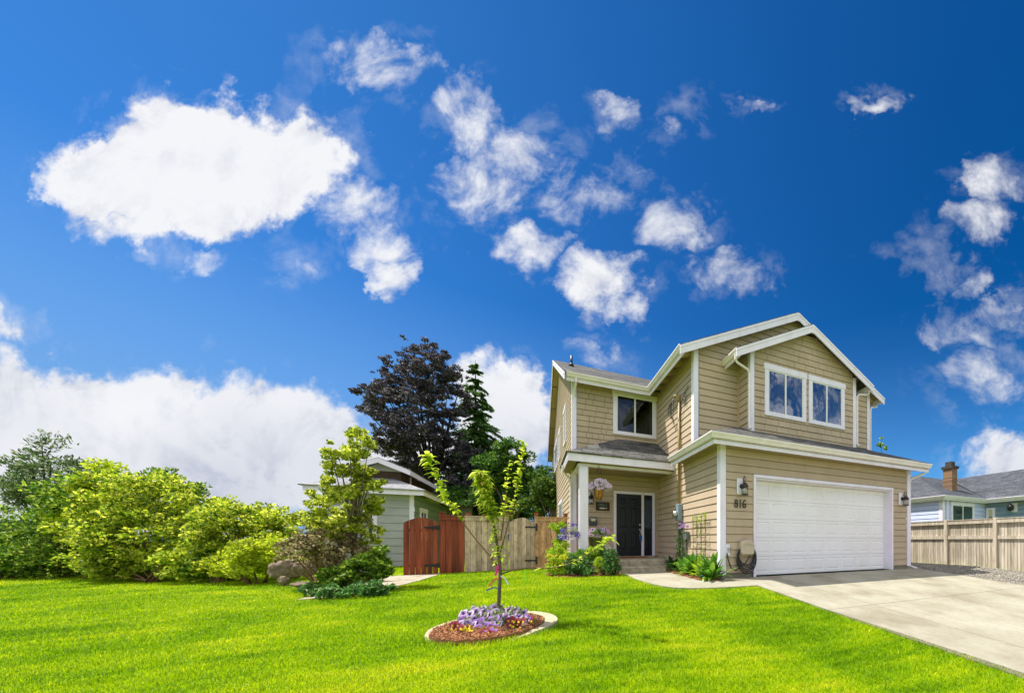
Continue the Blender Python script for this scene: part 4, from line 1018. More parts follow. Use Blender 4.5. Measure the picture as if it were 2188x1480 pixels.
for k in range(5):
    s0 = np.array((-.19, yc + .08 + q.uniform(-.03, .03), zt + .08)); dn = q.uniform(.35, .75)
    b.tube([s0, s0 + [-.05, .08 + .05 * k, -.12], s0 + [-.06, .10 + .06 * k, -dn * .7], s0 + [0.02, .02 + .05 * k, -dn]], .008, 5)
b.tube([(-.19, yc + .08, zt + .06), (-.14, yc + .3, zt - .5), (-.10, yc + .18, zt - .8), (-.09, yc - .03, zt - .6), (-.08, yc - .25, zt - .12), (-.06, yc - .36, zt + .05), (-.03, yc - .62, zt + .22)], .009, 5)
b.tube([(-.06, yc - .40, zt - .0), (-.05, yc - .45, zt - .3)], .012, 5); b.tube([(-.06, yc - .48, zt + .1), (-.05, yc - .52, zt - .28)], .009, 5)
obj('cable', b, M_BLACK, t, smooth=True)
b = MB(); b.tube([(-.05, yc - .10, zm1), (-.045, yc - .09, zm1 + 1.9)], .010, 5); b.tube([(-.05, yc - .02, zm0), (-.05, yc - .02, .1)], .03, 6); obj('lower_pipe', b, M_CONDUIT, t)
a = on(1464, 1136, 0, 0); c = on(1475, 1152, 0, 0)
b = MB(); b.box(-.12, -.018, c[1], a[1], c[2], a[2]); b.box(-.13, -.118, c[1] - .01, a[1] + .01, a[2] - .03, a[2] + .01); tag(obj('junction_box', b, M_GREYBOX, base=(0, a[1], c[2]), bevel=.008), 'dark grey utility box on the sunlit side wall below the meter', 'utility box')
b = MB(); b.tube([(-.05, (a[1] + c[1]) / 2, c[2]), (-.05, (a[1] + c[1]) / 2, .1)], .022, 6); tag(obj('utility_pipe', b, M_GREYBOX, base=(-.05, a[1], .1)), 'thin grey pipe running down from the utility box', 'pipe')

# ------------------------------------------------------------------ fences
FYR = 5.4
def boards(fr, s0, s1, z0, ztop, w=.14, th=.02, gap=.004, seed=0, jit=.006, back=True):
    b = MB(); q = random.Random(seed); s = s0
    n = max(1, round((s1 - s0) / w)); w = (s1 - s0) / n
    for i in range(n):
        a, c = s0 + i * w + gap / 2, s0 + (i + 1) * w - gap / 2
        o = q.uniform(0, .005); z_a = ztop(a) if callable(ztop) else ztop; z_c = ztop(c) if callable(ztop) else ztop
        zz = z0 - q.uniform(0, .02); j = q.uniform(-jit, jit)
        P = [fr(a, zz, o), fr(c, zz, o), fr(c, z_c + j, o), fr(a, z_a + j, o)]
        b.prism(P, fr(0, 0, th) - fr(0, 0, 0))
        if back and i < n - 1:
            P = [fr(c - .045, z0 + .01, -.024), fr(c + .05, z0 + .01, -.024), fr(c + .05, z_c - .06, -.024), fr(c - .045, z_c - .06, -.024)]; b.prism(P, fr(0, 0, .02) - fr(0, 0, 0))
    return b
ff = fy(FYR)
def hinge(fr, s, z, dirn, parent, arrow):
    b = MB()
    if arrow: b.prism([fr(s, z - .075, .026), fr(s, z + .075, .026), fr(s - dirn * .08, z + .05, .026), fr(s - dirn * .36, z + .018, .026), fr(s - dirn * .36, z - .018, .026), fr(s - dirn * .08, z - .05, .026)], fr(0, 0, .012) - fr(0, 0, 0))
    else: b.fbox(fr, min(s, s - dirn * .32), max(s, s - dirn * .32), z - .022, z + .022, .026, .036); b.fbox(fr, s - .02, s + .03, z - .12, z + .12, .03, .042)
    obj('hinge', b, M_BLACK, parent)
t = thing('stained_gate', (-6.7, FYR, -.1), 'dark red stained gate with arched top and black strap hinges', 'gate')
arch = lambda s: 1.40 + .155 * math.sin(max(0, min(1, (s + 7.12) / .80)) * math.pi)
obj('board_panel', boards(ff, -7.12, -6.33, -.10, arch, .13, .02, .010, 3, back=False), M_REDWOOD, t)
b = MB(); b.fbox(ff, -7.1, -6.34, .15, .24, -.04, -.001); b.fbox(ff, -7.1, -6.34, 1.15, 1.24, -.04, -.001); obj('brace', b, M_REDWOOD, t)
hinge(ff, -6.30, 1.27, 1, t, True); hinge(ff, -6.30, .19, 1, t, True)
t = thing('stained_fence', (-6.0, FYR, -.1), 'red stained board fence with capped post between the red gate and pale boards', 'fence')
obj('board_panel', boards(ff, -6.31, -5.705, -.08, 1.53, .145, .02, .009, 4), M_REDWOOD, t)
b = MB(); b.fbox(ff, -6.31, -5.70, 1.50, 1.60, .021, .055); b.fbox(ff, -6.31, -5.70, 1.60, 1.635, -.05, .075); obj('rail', b, M_REDWOOD, t)
def post(parent, x, z1, mat, cap=M_REDWOOD):
    b = MB(); b.box(x - .05, x + .05, FYR - .01, FYR + .085, -.15, z1); o = obj('post', b, mat, parent)
    c = MB(); c.box(x - .068, x + .068, FYR - .03, FYR + .105, z1 - .07, z1 - .03); c.prism([(x - .075, FYR - .037, z1 + .0), (x + .075, FYR - .037, z1), (x + .075, FYR + .112, z1), (x - .075, FYR + .112, z1)], (0, 0, .03)); obj('post_cap', c, cap, o)
post(t, -6.25, 1.70, M_REDWOOD)
t = thing('board_fence', (-5.1, FYR, -.05), 'weathered board fence panel between red fence and arched wooden gate', 'fence')
obj('board_panel', boards(ff, -5.70, -4.565, -.06, 1.51, .14, .02, .009, 5), M_CEDAR, t)
b = MB(); b.fbox(ff, -5.70, -4.565, 1.50, 1.60, .021, .055); b.fbox(ff, -5.70, -4.565, 1.60, 1.635, -.05, .075); obj('rail', b, M_CEDAR, t)
post(t, -5.63, 1.70, M_CEDAR); post(t, -4.62, 1.70, M_CEDAR)
t = thing('arched_gate', (-4.2, FYR, -.05), 'weathered wooden gate with arched top and black T hinges', 'gate')
arch2 = lambda s: 1.46 + .16 * math.sin(max(0, min(1, (s + 4.56) / .72)) * math.pi)
obj('board_panel', boards(ff, -4.555, -3.845, -.05, arch2, .119, .02, .009, 6), M_CEDAR, t)
hinge(ff, -3.80, 1.33, 1, t, False); hinge(ff, -3.80, .27, 1, t, False)
b = MB(); b.fbox(ff, -4.585, -4.565, .93, 1.12, .03, .04); b.tube([ff(-4.575, .96, .04), ff(-4.575, .98, .08), ff(-4.575, 1.08, .08), ff(-4.575, 1.1, .04)], .009, 6); obj('latch', b, M_BLACK, t)
t = thing('cedar_fence', (-3.4, FYR, -.05), 'honey coloured cedar fence panel between arched gate and the house', 'fence')
obj('board_panel', boards(ff, -3.80, -2.96, -.05, 1.545, .14, .02, .009, 7), M_CEDARNEW, t)
b = MB(); b.fbox(ff, -3.80, -2.90, 1.53, 1.63, .021, .055); b.fbox(ff, -3.80, -2.90, 1.63, 1.665, -.05, .075); obj('rail', b, M_CEDARNEW, t)
post(t, -3.80, 1.77, M_CEDARNEW); post(t, -2.93, 1.77, M_CEDARNEW)
# side fence on the right
fs = fxl(10.1)
ps = [2.45, .805, -.80, -2.45, -4.1, -5.8]
t = thing('side_fence', (10.1, .8, -.1), 'tall silvery weathered plank fence with square posts beside the driveway', 'fence')
for i, (a, c) in enumerate(zip(ps[1:], ps[:-1])):
    obj('board_panel', boards(frame((10.13, 0, 0), (0, 1, 0), (-1, 0, 0)), a + .06, c - .06, -.04 - .10 * (i % 2) * .3 + float(gz(10, a)) * .7, 1.57, .088, .02, .012, 20 + i, .01), M_GREYWOOD, t)
    b = MB(); b.box(10.055, 10.108, a + .052, c - .052, .955, 1.075); obj('middle_rail', b, M_GREYWOOD, t)
    b = MB(); b.box(10.035, 10.108, a + .052, c - .052, 1.50, 1.635); b.box(10.02, 10.16, a + .052, c - .052, 1.636, 1.66); obj('top_rail', b, M_GREYWOOD, t)
for y in ps:
    b = MB(); b.box(10.02, 10.14, y - .055, y + .055, float(gz(10, y)) - .2, 1.675); obj('post', b, M_GREYWOOD, t, bevel=.006)
b = MB(); b.fbox(fs, 2.5, 9.0, -.05, 1.57, -.03, -.0); obj('board_panel', boards(frame((10.13, 0, 0), (0, 1, 0), (-1, 0, 0)), 2.5, 9, -.04, 1.57, .09, .02, .01, 31), M_GREYWOOD, t)

# ------------------------------------------------------------------ neighbours
B = thing('blue_house', (12.2, 2.2, 0), 'pale blue single storey house with slate roof behind the plank fence', 'house')
bx, by, bix = 12.2, 2.2, 15.6
def bp(n, mb, m, par=None, **k): return obj(n, mb, m, par or B, **k)
bp('wall', siding(fxl(bx), -.1, 2.76, lambda z: (by + .12, 12), e=.2, seed=41), M_BLUE)
bp('wall', siding(fy(by), -.1, 2.76, lambda z: (bx + .12, bix), e=.2, kind='shingle', seed=42), M_BLUE)
bp('wall', siding(fxl(bix), -.1, 2.7, lambda z: (-9, by), e=.2, seed=43), pmat('blue siding darkened for shade', (.25, .34, .42), (.22, .30, .38), 3, .7, .3))  # darker copy of the blue siding, shade put into its colour
b = MB(); b.box(bx - .02, bx + .14, by - .025, by, -.1, 2.76); b.box(bx - .025, bx - .001, by + .001, by + .14, -.1, 2.76); bp('corner_board', b, M_WHITE)
b = MB(); b.tube([(bx + .27, by - .05, 2.68), (bx + .27, by - .05, 0)], .045, 6); bp('downspout', b, M_WHITE)
window(B, fy(by), 12.80, 14.60, .95, 2.665, tw=.10, glass=M_GLASSG)
b = MB(); frx = fxl(bix); d0, d1 = float(on(1900 + 5, 1100, 0, bix)[1]), 0
y0, y1 = float(on(2127, 1090, 0, bix)[1]), float(on(2107, 1090, 0, bix)[1]); y1 = min(y1, by - .06)
b.fbox(frx, y0, y0 + .1, 0, 2.35, .0, .05); b.fbox(frx, y1 - .1, y1, 0, 2.35, 0, .05); b.fbox(frx, y0, y1, 2.35, 2.46, 0, .055); bd = bp('door_frame', b, M_WHITE)
b = MB(); b.fbox(frx, y0 + .1, y1 - .1, 0, 2.348, .017, .034); bdo = bp('door', b, M_CREAMDOOR)
b = MB(); b.fbox(frx, y0 + .28, y1 - .26, 1.0, 2.02, .034, .042); bp('pane', b, M_GLASS, bdo)
zE = 2.88; s5 = .45; ex, ey = bx - .27, by - .27
ry = by + 3.6; kx = ry - ey; RX = bix + 3.5; kb = RX - (bix - .42)
def r1(d): return zE + s5 * d
roofpart('roof', [[(ex, ey, r1(0)), (bix - .42, ey, r1(0)), (RX - .5, ry, r1(kx)), (ex + kx, ry, r1(kx))],
                  [(ex, ey, r1(0)), (ex + kx, ry, r1(kx)), (ex, 12.5, r1(0))],
                  [(ex + kx, ry, r1(kx)), (RX + 5, ry, r1(kx)), (RX + 5, 12.5, r1(0)), (ex, 12.5, r1(0))]], M_SHINGLE2, B)
roofpart('roof', [[(bix - .42, -9.5, r1(0) + .002), (bix - .42, ey, r1(0) + .002), (bix - .42 + kb, ey + kb, r1(kb)), (bix - .42 + kb, -9.5, r1(kb))],
                  [(bix - .42 + kb, -9.5, r1(kb)), (bix - .42 + kb, 6, r1(kb)), (bix - .42 + 2 * kb, 6, r1(0)), (bix - .42 + 2 * kb, -9.5, r1(0))]], M_SHINGLE2, B)
bp('gutter', sweep([(ex + .1, 12, zE - .01), (ex + .1, ey + .1, zE - .01), (bix - .32, ey + .1, zE - .01), (bix - .32, -9.3, zE - .01)], GUT, -1), M_WHITE)
bp('fascia', sweep([(ex + .1, 12, zE - .01), (ex + .1, ey + .1, zE - .01), (bix - .32, ey + .1, zE - .01), (bix - .32, -9.3, zE - .01)], [(-.025, -.02), (-.025, -.2), (0, -.2), (0, -.02)], -1), M_WHITE)
b = MB(); b.box(bix - .3, bix, -9, by - .42, 2.715, 2.73); b.box(bx, bix, by - .2, by, 2.765, 2.78); b.box(bx - .2, bx, by - .2, 12, 2.765, 2.78); bp('soffit', b, M_ORANGE)
cp = at(2030, 1031, 17.5); cz0 = 3.2
b = MB(); b.box(cp[0] - .215, cp[0] + .215, cp[1] - .215, cp[1] + .215, cz0, .89 + (1155 - 1001) / 764 * 17.5); ch = bp('chimney', b, M_BRICK)
zt_ = .89 + (1155 - 1001) / 764 * 17.5
b = MB(); b.box(cp[0] - .27, cp[0] + .27, cp[1] - .27, cp[1] + .27, zt_ - .02, zt_ + .10); b.box(cp[0] - .15, cp[0] + .15, cp[1] - .15, cp[1] + .15, zt_ + .1, zt_ + .32); obj('chimney_cap', b, pmat('sooty brick', (.09, .07, .06), (.05, .04, .035), 8, .9), ch)
p = on(2163, 1084, 0, bix); t = thing('porch_lamp', p, 'black lamp on white block on the blue house porch wall', 'lamp')
b = MB(); b.box(bix - .06, bix - .018, p[1] - .2, p[1] + .02, p[2] - .2, p[2] + .2); obj('mounting_block', b, M_WHITE, t)
b = MB(); b.lathe((bix - .2, p[1] - .02, p[2]), [(.02, .16), (.08, .12), (.13, .03), (.12, .0), (.10, -.13), (.06, -.15)], 10); b.tube([(bix - .05, p[1] - .06, p[2] - .02), (bix - .2, p[1] - .02, p[2] + .12)], .02, 6); obj('lantern', b, M_BLACK, t, smooth=True)

# grey-green house on the left
gx, gyy = -8.2, 10.9
N = thing('grey_house', (gx, gyy, 0), 'grey green house with pale roof half hidden behind the yellow green tree', 'house')
def npart(n, mb, m, par=None, **k): return obj(n, mb, m, par or N, **k)
npart('wall', siding(fxr(gx), -.2, 2.75, lambda z: (gyy + .1, gyy + 7.2), e=.28, seed=51), M_GREYGREEN)
npart('wall', siding(fy(gyy), -.2, 2.75, lambda z: (gx - 2.65, gx - .1), e=.3, seed=52), M_PALEWALL)
b = MB(); b.box(gx - .12, gx + .025, gyy - .02, gyy + .0, -.2, 2.75); b.box(gx + .0, gx + .025, gyy + 7.1, gyy + 7.22, -.2, 2.75); npart('corner_board', b, M_WHITE)
ya, yb = float(on(896, 1080, 0, gx)[1]), float(on(911, 1080, 0, gx)[1])
window(N, fxr(gx), ya, yb, .9, 2.3, tw=.14)
window(N, fy(gyy), gx - 2.3, gx - 1.1, .9, 2.2)
zE2 = 2.9; eo = .5; s6 = .42
xa, xb = gx - 3.1, gx + eo; y0_, y1_ = gyy - eo, gyy + 7.7
def nz(d): return zE2 + s6 * d
hk = 1.6
roofpart('roof', [[(xa, y0_, nz(0)), (xb, y0_, nz(0)), (xb - hk, y0_ + hk, nz(hk)), (xa + hk, y0_ + hk, nz(hk))],
                  [(xb, y0_, nz(0)), (xb, y1_, nz(0)), (xb - hk, y1_ - hk, nz(hk)), (xb - hk, y0_ + hk, nz(hk))],
                  [(xa, y0_, nz(0)), (xa + hk, y0_ + hk, nz(hk)), (xa + hk, y1_ - hk, nz(hk)), (xa, y1_, nz(0))],
                  [(xa, y1_, nz(0)), (xa + hk, y1_ - hk, nz(hk)), (xb - hk, y1_ - hk, nz(hk)), (xb, y1_, nz(0))]], M_SHINGLE3, N)
NG = [(xb - .1, y1_ - .1, zE2 - .01), (xb - .1, y0_ + .1, zE2 - .01), (xa + .1, y0_ + .1, zE2 - .01)]
npart('gutter', sweep(NG, GUT, -1), M_GUTTER); npart('fascia', sweep(NG, [(-.025, -.02), (-.025, -.2), (0, -.2), (0, -.02)], -1), M_WHITE)
# upper clerestory storey
ux0, ux1, uy0, uy1, uz0, uz1 = xb - 2.3, xb - 1.1, y0_ + 1.3, y1_ - 1.6, 3.2, 4.0
b = MB(); b.box(ux0, ux1, uy0, uy1, uz0, uz1 - .25); npart('upper_wall', b, M_BROWNROOF)
b = MB(); b.box(ux1 + .001, ux1 + .03, uy0 + 1.2, uy0 + 1.34, 3.3, uz1 - .25); npart('corner_board', b, M_WHITE)
um = (ux0 + ux1) / 2
roofpart('upper_roof', [[(ux0 - .4, uy0 - .4, uz1 - .2), (um, uy0 - .4, uz1 + .22), (um, uy1 + .3, uz1 + .22), (ux0 - .4, uy1 + .3, uz1 - .2)], [(um, uy0 - .4, uz1 + .22), (ux1 + .4, uy0 - .4, uz1 - .2), (ux1 + .4, uy1 + .3, uz1 - .2), (um, uy1 + .3, uz1 + .22)]], M_SHINGLE3, N)
b = MB(); b.box(ux1 + .38, ux1 + .41, uy0 - .4, uy1 + .3, uz1 - .42, uz1 - .24); npart('fascia', b, M_WHITE)
rake2 = MB(); rake2.prism([(um, uy0 - .43, uz1 + .19), (ux1 + .4, uy0 - .43, uz1 - .24), (ux1 + .4, uy0 - .43, uz1 - .42), (um, uy0 - .43, uz1 + .0), (ux0 - .4, uy0 - .43, uz1 - .42), (ux0 - .4, uy0 - .43, uz1 - .24)], (0, .03, 0)); npart('rake_board', rake2, M_WHITE)
b = MB(); b.prism([(ux0, uy0 - .01, uz1 - .26), (ux1, uy0 - .01, uz1 - .26), (um, uy0 - .01, uz1 + .12)], (0, .05, 0)); npart('gable_wall', b, M_PALEWALL)
b = MB(); b.tube([(xb - .1, gyy + 6.9, 2.78), (gx + .2, gyy + 7.0, 2.5), (gx + .06, gyy + 7.0, 2.3), (gx + .06, gyy + 7.0, 0)], .05, 6); npart('downspout', b, M_WHITE)
# grey board screen and shed beyond the fence
p = on(842, 1245, 2, -.1); 
fg = frame((-7.95, 3.7, 0), (.83, .56, 0), (.56, -.83, 0))
t = thing('grey_screen', (-7.6, 4.0, -.1), 'old pale grey board screen standing left of the red stained gate', 'screen')
obj('board_panel', boards(fg, 0.0, .62, -.12, lambda s: 1.22 + .3 * s, .155, .02, .003, 9), pmat('pale grey boards', (.36, .37, .36), (.28, .29, .29), 3, .9, .2, .3, 14, 5, (5, 5, .5), .2), t)
b = MB(); b.tube([fg(-.05, 1.27, .03), fg(.66, 1.50, .03)], .035, 6); b.tube([fg(0, -.15, .0), fg(0, 1.3, 0)], .045, 6); obj('frame', b, M_GREYWOOD, t)
sp_ = at(978, 1095, 21)
t = thing('shed', (sp_[0], sp_[1], 0), 'small olive garden shed seen above the pale fence under the dark tree', 'shed')
b = MB(); b.box(sp_[0] - .7, sp_[0] + .7, sp_[1], sp_[1] + 2, -.1, 2.9); obj('wall', b, pmat('olive shed paint', (.20, .21, .10), (.17, .18, .085), 3, .8), t)
b = MB(); b.box(sp_[0] - .85, sp_[0] + .85, sp_[1] - .2, sp_[1] + 2.2, 2.9, 3.0); obj('roof', b, M_BROWNROOF, t)
# ------------------------------------------------------------------ plants: colours
L_BUSH = leafmat('yellow green hedge leaves', [(0, (.035, .10, .01)), (.3, (.22, .34, .018)), (.65, (.54, .62, .03)), (1, (.82, .80, .12))], .58)
L_BUSH2 = leafmat('mid green hedge leaves', [(0, (.025, .085, .012)), (.45, (.13, .27, .02)), (.8, (.36, .50, .04)), (1, (.66, .72, .12))], .52)
L_YEL = leafmat('golden hedge leaves', [(0, (.24, .32, .012)), (.5, (.56, .68, .025)), (1, (.80, .80, .07))], .58)
L_DARK = leafmat('dark olive leaves', [(0, (.03, .075, .022)), (.5, (.11, .18, .05)), (1, (.32, .38, .14))], .45)
L_MAG = leafmat('yellow green tree leaves', [(0, (.07, .13, .012)), (.35, (.32, .38, .02)), (.7, (.58, .66, .04)), (1, (.86, .84, .2))], .6)
L_PURP = leafmat('dark purple leaves', [(0, (.016, .013, .017)), (.45, (.055, .044, .056)), (.82, (.13, .108, .125)), (1, (.30, .26, .27))], .3, rough=.6)
L_CON = leafmat('conifer sprays', [(0, (.02, .07, .018)), (.6, (.08, .18, .03)), (1, (.24, .36, .06))], .35)
L_TREE = leafmat('fresh green tree leaves', [(0, (.012, .05, .015)), (.5, (.06, .16, .02)), (1, (.20, .33, .035))], .4)
L_LIME = leafmat('lime green leaves', [(0, (.20, .38, .012)), (.6, (.46, .66, .025)), (1, (.68, .80, .08))], .55)
L_SAP = leafmat('sapling leaves', [(0, (.30, .45, .02)), (.5, (.60, .72, .04)), (1, (.88, .88, .16))], .58)
L_GREEN = leafmat('garden green leaves', [(0, (.06, .18, .018)), (.5, (.16, .38, .03)), (1, (.36, .58, .06))], .45)
L_DEEP = leafmat('deep green glossy leaves', [(0, (.02, .07, .018)), (.5, (.07, .20, .035)), (.85, (.17, .34, .07)), (1, (.58, .64, .34))], .35, rough=.35)
L_HOSTA = leafmat('broad lily leaves', [(0, (.06, .20, .02)), (.5, (.15, .36, .03)), (1, (.34, .52, .06))], .4, rough=.35)
L_PET = leafmat('petunia leaves', [(0, (.08, .17, .03)), (.6, (.20, .32, .05)), (1, (.42, .48, .16))], .4)
def petal(name, c):
    return leafmat(name, [(0, tuple(v * .85 for v in c)), (1, c)], .45, 20, .05)
P_YEL = pmat('yellow petals', (.75, .55, .01), (.65, .42, .01), 20, .6); P_MAR = pmat('maroon petals', (.22, .012, .03), (.15, .010, .022), 20, .6)
P_PALE = petal('pale lilac petals', (.82, .66, .88)); P_VIO = petal('violet petals', (.50, .27, .70)); P_DRK = pmat('dark violet throat', (.05, .008, .12), (.04, .006, .09), 20, .6)
P_PINK = petal('pink petals', (.80, .46, .68)); P_MAG = pmat('magenta violet petals', (.38, .16, .50), (.33, .13, .44), 20, .6)
P_LILAC = petal('light lilac petals', (.86, .70, .84)); P_BLUE = pmat('blue violet petals', (.10, .05, .42), (.13, .07, .5), 20, .6); P_WHITE = pmat('cream white petals', (.72, .72, .60), (.66, .66, .52), 20, .6)

def ellpx(lst, depth, base, jit=.0, seed=0):
    q = random.Random(seed); out = []
    for (px, py, rx, ry) in lst:
        c = at(px, py, depth + q.uniform(-jit, jit)) - base; r = rx * depth / FL
        out.append((c[0], c[1], c[2], r * .92, r * .92, ry * depth / FL))
    return out
def basepx(px, depth):
    p = at(px, 1155, depth); return np.array([p[0], p[1], float(gz(p[0], p[1]))])
HG = 'shrubs along the left edge of the lawn'
def shrub(name, label, px, depth, lst, mat, n, L, seed, cr=.28, per=60, W=.5, group=None, cat_='shrub', jit=.25, **kw):
    b = basepx(px, depth)
    return blobplant(name, b, ellpx(lst, depth, b, jit, seed), label, cat_, mat, n, L, seed, per, cr, W, group=group, **kw)
# hedge-like row of shrubs, left to right
shrub('shrub', 'low dark shrub at the far left edge of the lawn', 15, 9.9, [(10, 1190, 45, 48), (-60, 1180, 60, 60), (40, 1215, 40, 25)], L_BUSH2, 5000, .10, 101, group=HG)
shrub('tree', 'dark feathery tree rising behind the left shrubs', 105, 11.5, [(105, 1010, 60, 32), (70, 1030, 42, 28), (150, 1020, 45, 30), (105, 955, 20, 24), (85, 985, 40, 24), (150, 985, 30, 16), (110, 1060, 50, 40), (60, 1060, 26, 26)], L_DARK, 4600, .14, 102, cat_='tree', per=46, cr=.34, W=.26, trunk=(1.6, .09), limbs=22, bias=(-.3, 0, .35), barkm=M_BARKD)
shrub('shrub', 'tall broad green shrub with a deep shaded base left of the hedge middle', 125, 10.0, [(120, 1110, 75, 70), (90, 1165, 70, 65), (165, 1130, 70, 80), (130, 1200, 80, 38), (60, 1200, 40, 36), (150, 1060, 50, 40)], L_BUSH2, 13000, .10, 103, cr=.3, per=110, group=HG, limbs=14)
shrub('shrub', 'upright golden shrub standing above its neighbours in the hedge', 205, 9.9, [(205, 1040, 36, 45), (225, 1000, 18, 20), (190, 1080, 50, 45), (215, 1130, 50, 50), (185, 1020, 22, 22)], L_YEL, 7000, .10, 104, cr=.22, per=70, group=HG)
shrub('shrub', 'largest rounded yellow green shrub in the middle of the hedge', 330, 9.6, [(330, 1060, 85, 55), (290, 1110, 75, 65), (390, 1085, 75, 55), (330, 1030, 50, 30), (330, 1150, 110, 60), (260, 1185, 60, 48), (400, 1150, 60, 60)], L_BUSH, 20000, .10, 105, cr=.28, per=150, group=HG, limbs=16)
shrub('shrub', 'spreading low shrub with bare stems under the largest hedge shrub', 330, 9.0, [(270, 1205, 55, 30), (340, 1200, 60, 34), (400, 1205, 45, 30), (230, 1215, 30, 22)], L_BUSH, 8000, .09, 106, cr=.2, per=80, group=HG, limbs=14)
shrub('shrub', 'thin open shrub showing twigs above the hedge crest', 350, 10.6, [(325, 1015, 26, 22), (380, 1035, 40, 26), (295, 1045, 30, 25), (420, 1070, 40, 26)], L_BUSH2, 2600, .10, 107, cr=.22, per=50, group=HG, limbs=26, tr=.04)
shrub('shrub', 'wide yellow green shrub at the right end of the hedge', 510, 9.4, [(480, 1105, 50, 35), (540, 1110, 50, 34), (585, 1125, 38, 28), (520, 1150, 80, 45), (470, 1140, 40, 38), (590, 1150, 30, 30)], L_BUSH, 12000, .095, 108, cr=.24, per=110, group=HG, limbs=12)
shrub('shrub', 'bright lime shrub low at the right end of the hedge', 545, 8.6, [(545, 1190, 45, 36), (580, 1185, 30, 32), (505, 1205, 35, 26)], L_YEL, 6500, .085, 109, cr=.18, per=70, group=HG)
shrub('shrub', 'small dark shrub tucked under the hedge beside the lime shrub', 465, 9.0, [(465, 1195, 40, 38), (440, 1215, 30, 22)], L_BUSH2, 4000, .085, 110, cr=.18, per=50, group=HG)
shrub('shrub', 'distant grey green shrub behind the left end of the hedge', 5, 14, [(0, 1110, 25, 22), (-70, 1120, 60, 40), (45, 1140, 60, 30)], L_DARK, 3500, .13, 111, cr=.4, per=40, group=HG)
# yellow green tree and undergrowth in front of the grey house
shrub('tree', 'yellow green leafy tree in front of the grey house', 752, 7.2, [(748, 955, 46, 34), (712, 985, 36, 22), (775, 1000, 40, 40), (728, 1035, 46, 38), (768, 1070, 42, 44), (695, 1088, 42, 28), (738, 1120, 60, 38), (760, 920, 18, 16), (668, 1060, 20, 12), (800, 1020, 14, 34), (690, 1130, 34, 22), (650, 1105, 26, 18), (800, 1090, 22, 30), (790, 1140, 26, 24)], L_MAG, 9800, .08, 120, cat_='tree', per=150, cr=.115, W=.5, trunk=(1.1, .04), limbs=44, jit=.3, shell=(.2, 1.05), squash=.8)
shrub('shrub', 'twiggy bush with reddish stems under the yellow green tree', 700, 7.0, [(690, 1165, 55, 35), (650, 1185, 40, 28), (740, 1180, 45, 34)], leafmat('brown bush leaves', [(0, (.09, .06, .04)), (.5, (.34, .25, .12)), (1, (.62, .56, .25))], .4), 3200, .075, 121, per=60, cr=.15, limbs=46, tr=.035)
shrub('shrub', 'dense green bush at the foot of the yellow green tree', 785, 6.75, [(785, 1215, 46, 36), (815, 1205, 22, 34), (745, 1235, 40, 26), (700, 1250, 30, 14)], L_BUSH2, 7500, .075, 122, per=80, cr=.13)
shrub('shrub', 'low creeping plant spilling onto the lawn under the tree', 755, 6.35, [(740, 1262, 55, 12), (800, 1258, 30, 14), (690, 1258, 30, 10)], L_DEEP, 4200, .07, 123, per=60, cr=.1)
# stones
def stone(label, px, py, rx, ry, depth, seed):
    c = at(px, py, depth); mb = MB(); r = rx * depth / FL
    mb.ell(c, (r, r * .8, ry * depth / FL), 22, 0, .05, seed); q = np.random.default_rng(seed); pl = rdir(16, q); rr_ = np.array([r, r * .8, ry * depth / FL])
    for i_, v_ in enumerate(mb.v):
        u_ = (np.array(v_) - c) / rr_
        for k_ in range(16):
            dd_ = u_ @ pl[k_]
            if dd_ > .88: u_ = u_ - pl[k_] * (dd_ - .88)
        mb.v[i_] = tuple(c + u_ * rr_)
    o = obj('boulder', mb, M_STONE, base=(c[0], c[1], float(gz(c[0], c[1]))), smooth=True)
    tx = bpy.data.textures.new('stone relief', 'CLOUDS'); tx.noise_scale = r * .7; tx.noise_depth = 4; sb_ = o.modifiers.new('subdivide', 'SUBSURF'); sb_.levels = sb_.render_levels = 2; dm = o.modifiers.new('relief', 'DISPLACE'); dm.texture = tx; dm.strength = r * .55; dm.mid_level = .55
    return tag(o, label, 'boulder', 'boulders by the tree')
stone('largest grey brown boulder between hedge and tree', 615, 1216, 31, 24, 8.2, 1); stone('mossy rounded boulder behind the bare twigs', 655, 1214, 22, 18, 7.9, 2)
stone('small upright pale stone in front of the largest boulder', 606, 1240, 10, 11, 7.6, 3); stone('flat pale stone lying at the lawn edge', 648, 1248, 20, 6, 7.2, 4); stone('small pale stone beside the twiggy bush', 700, 1238, 8, 11, 6.9, 5)

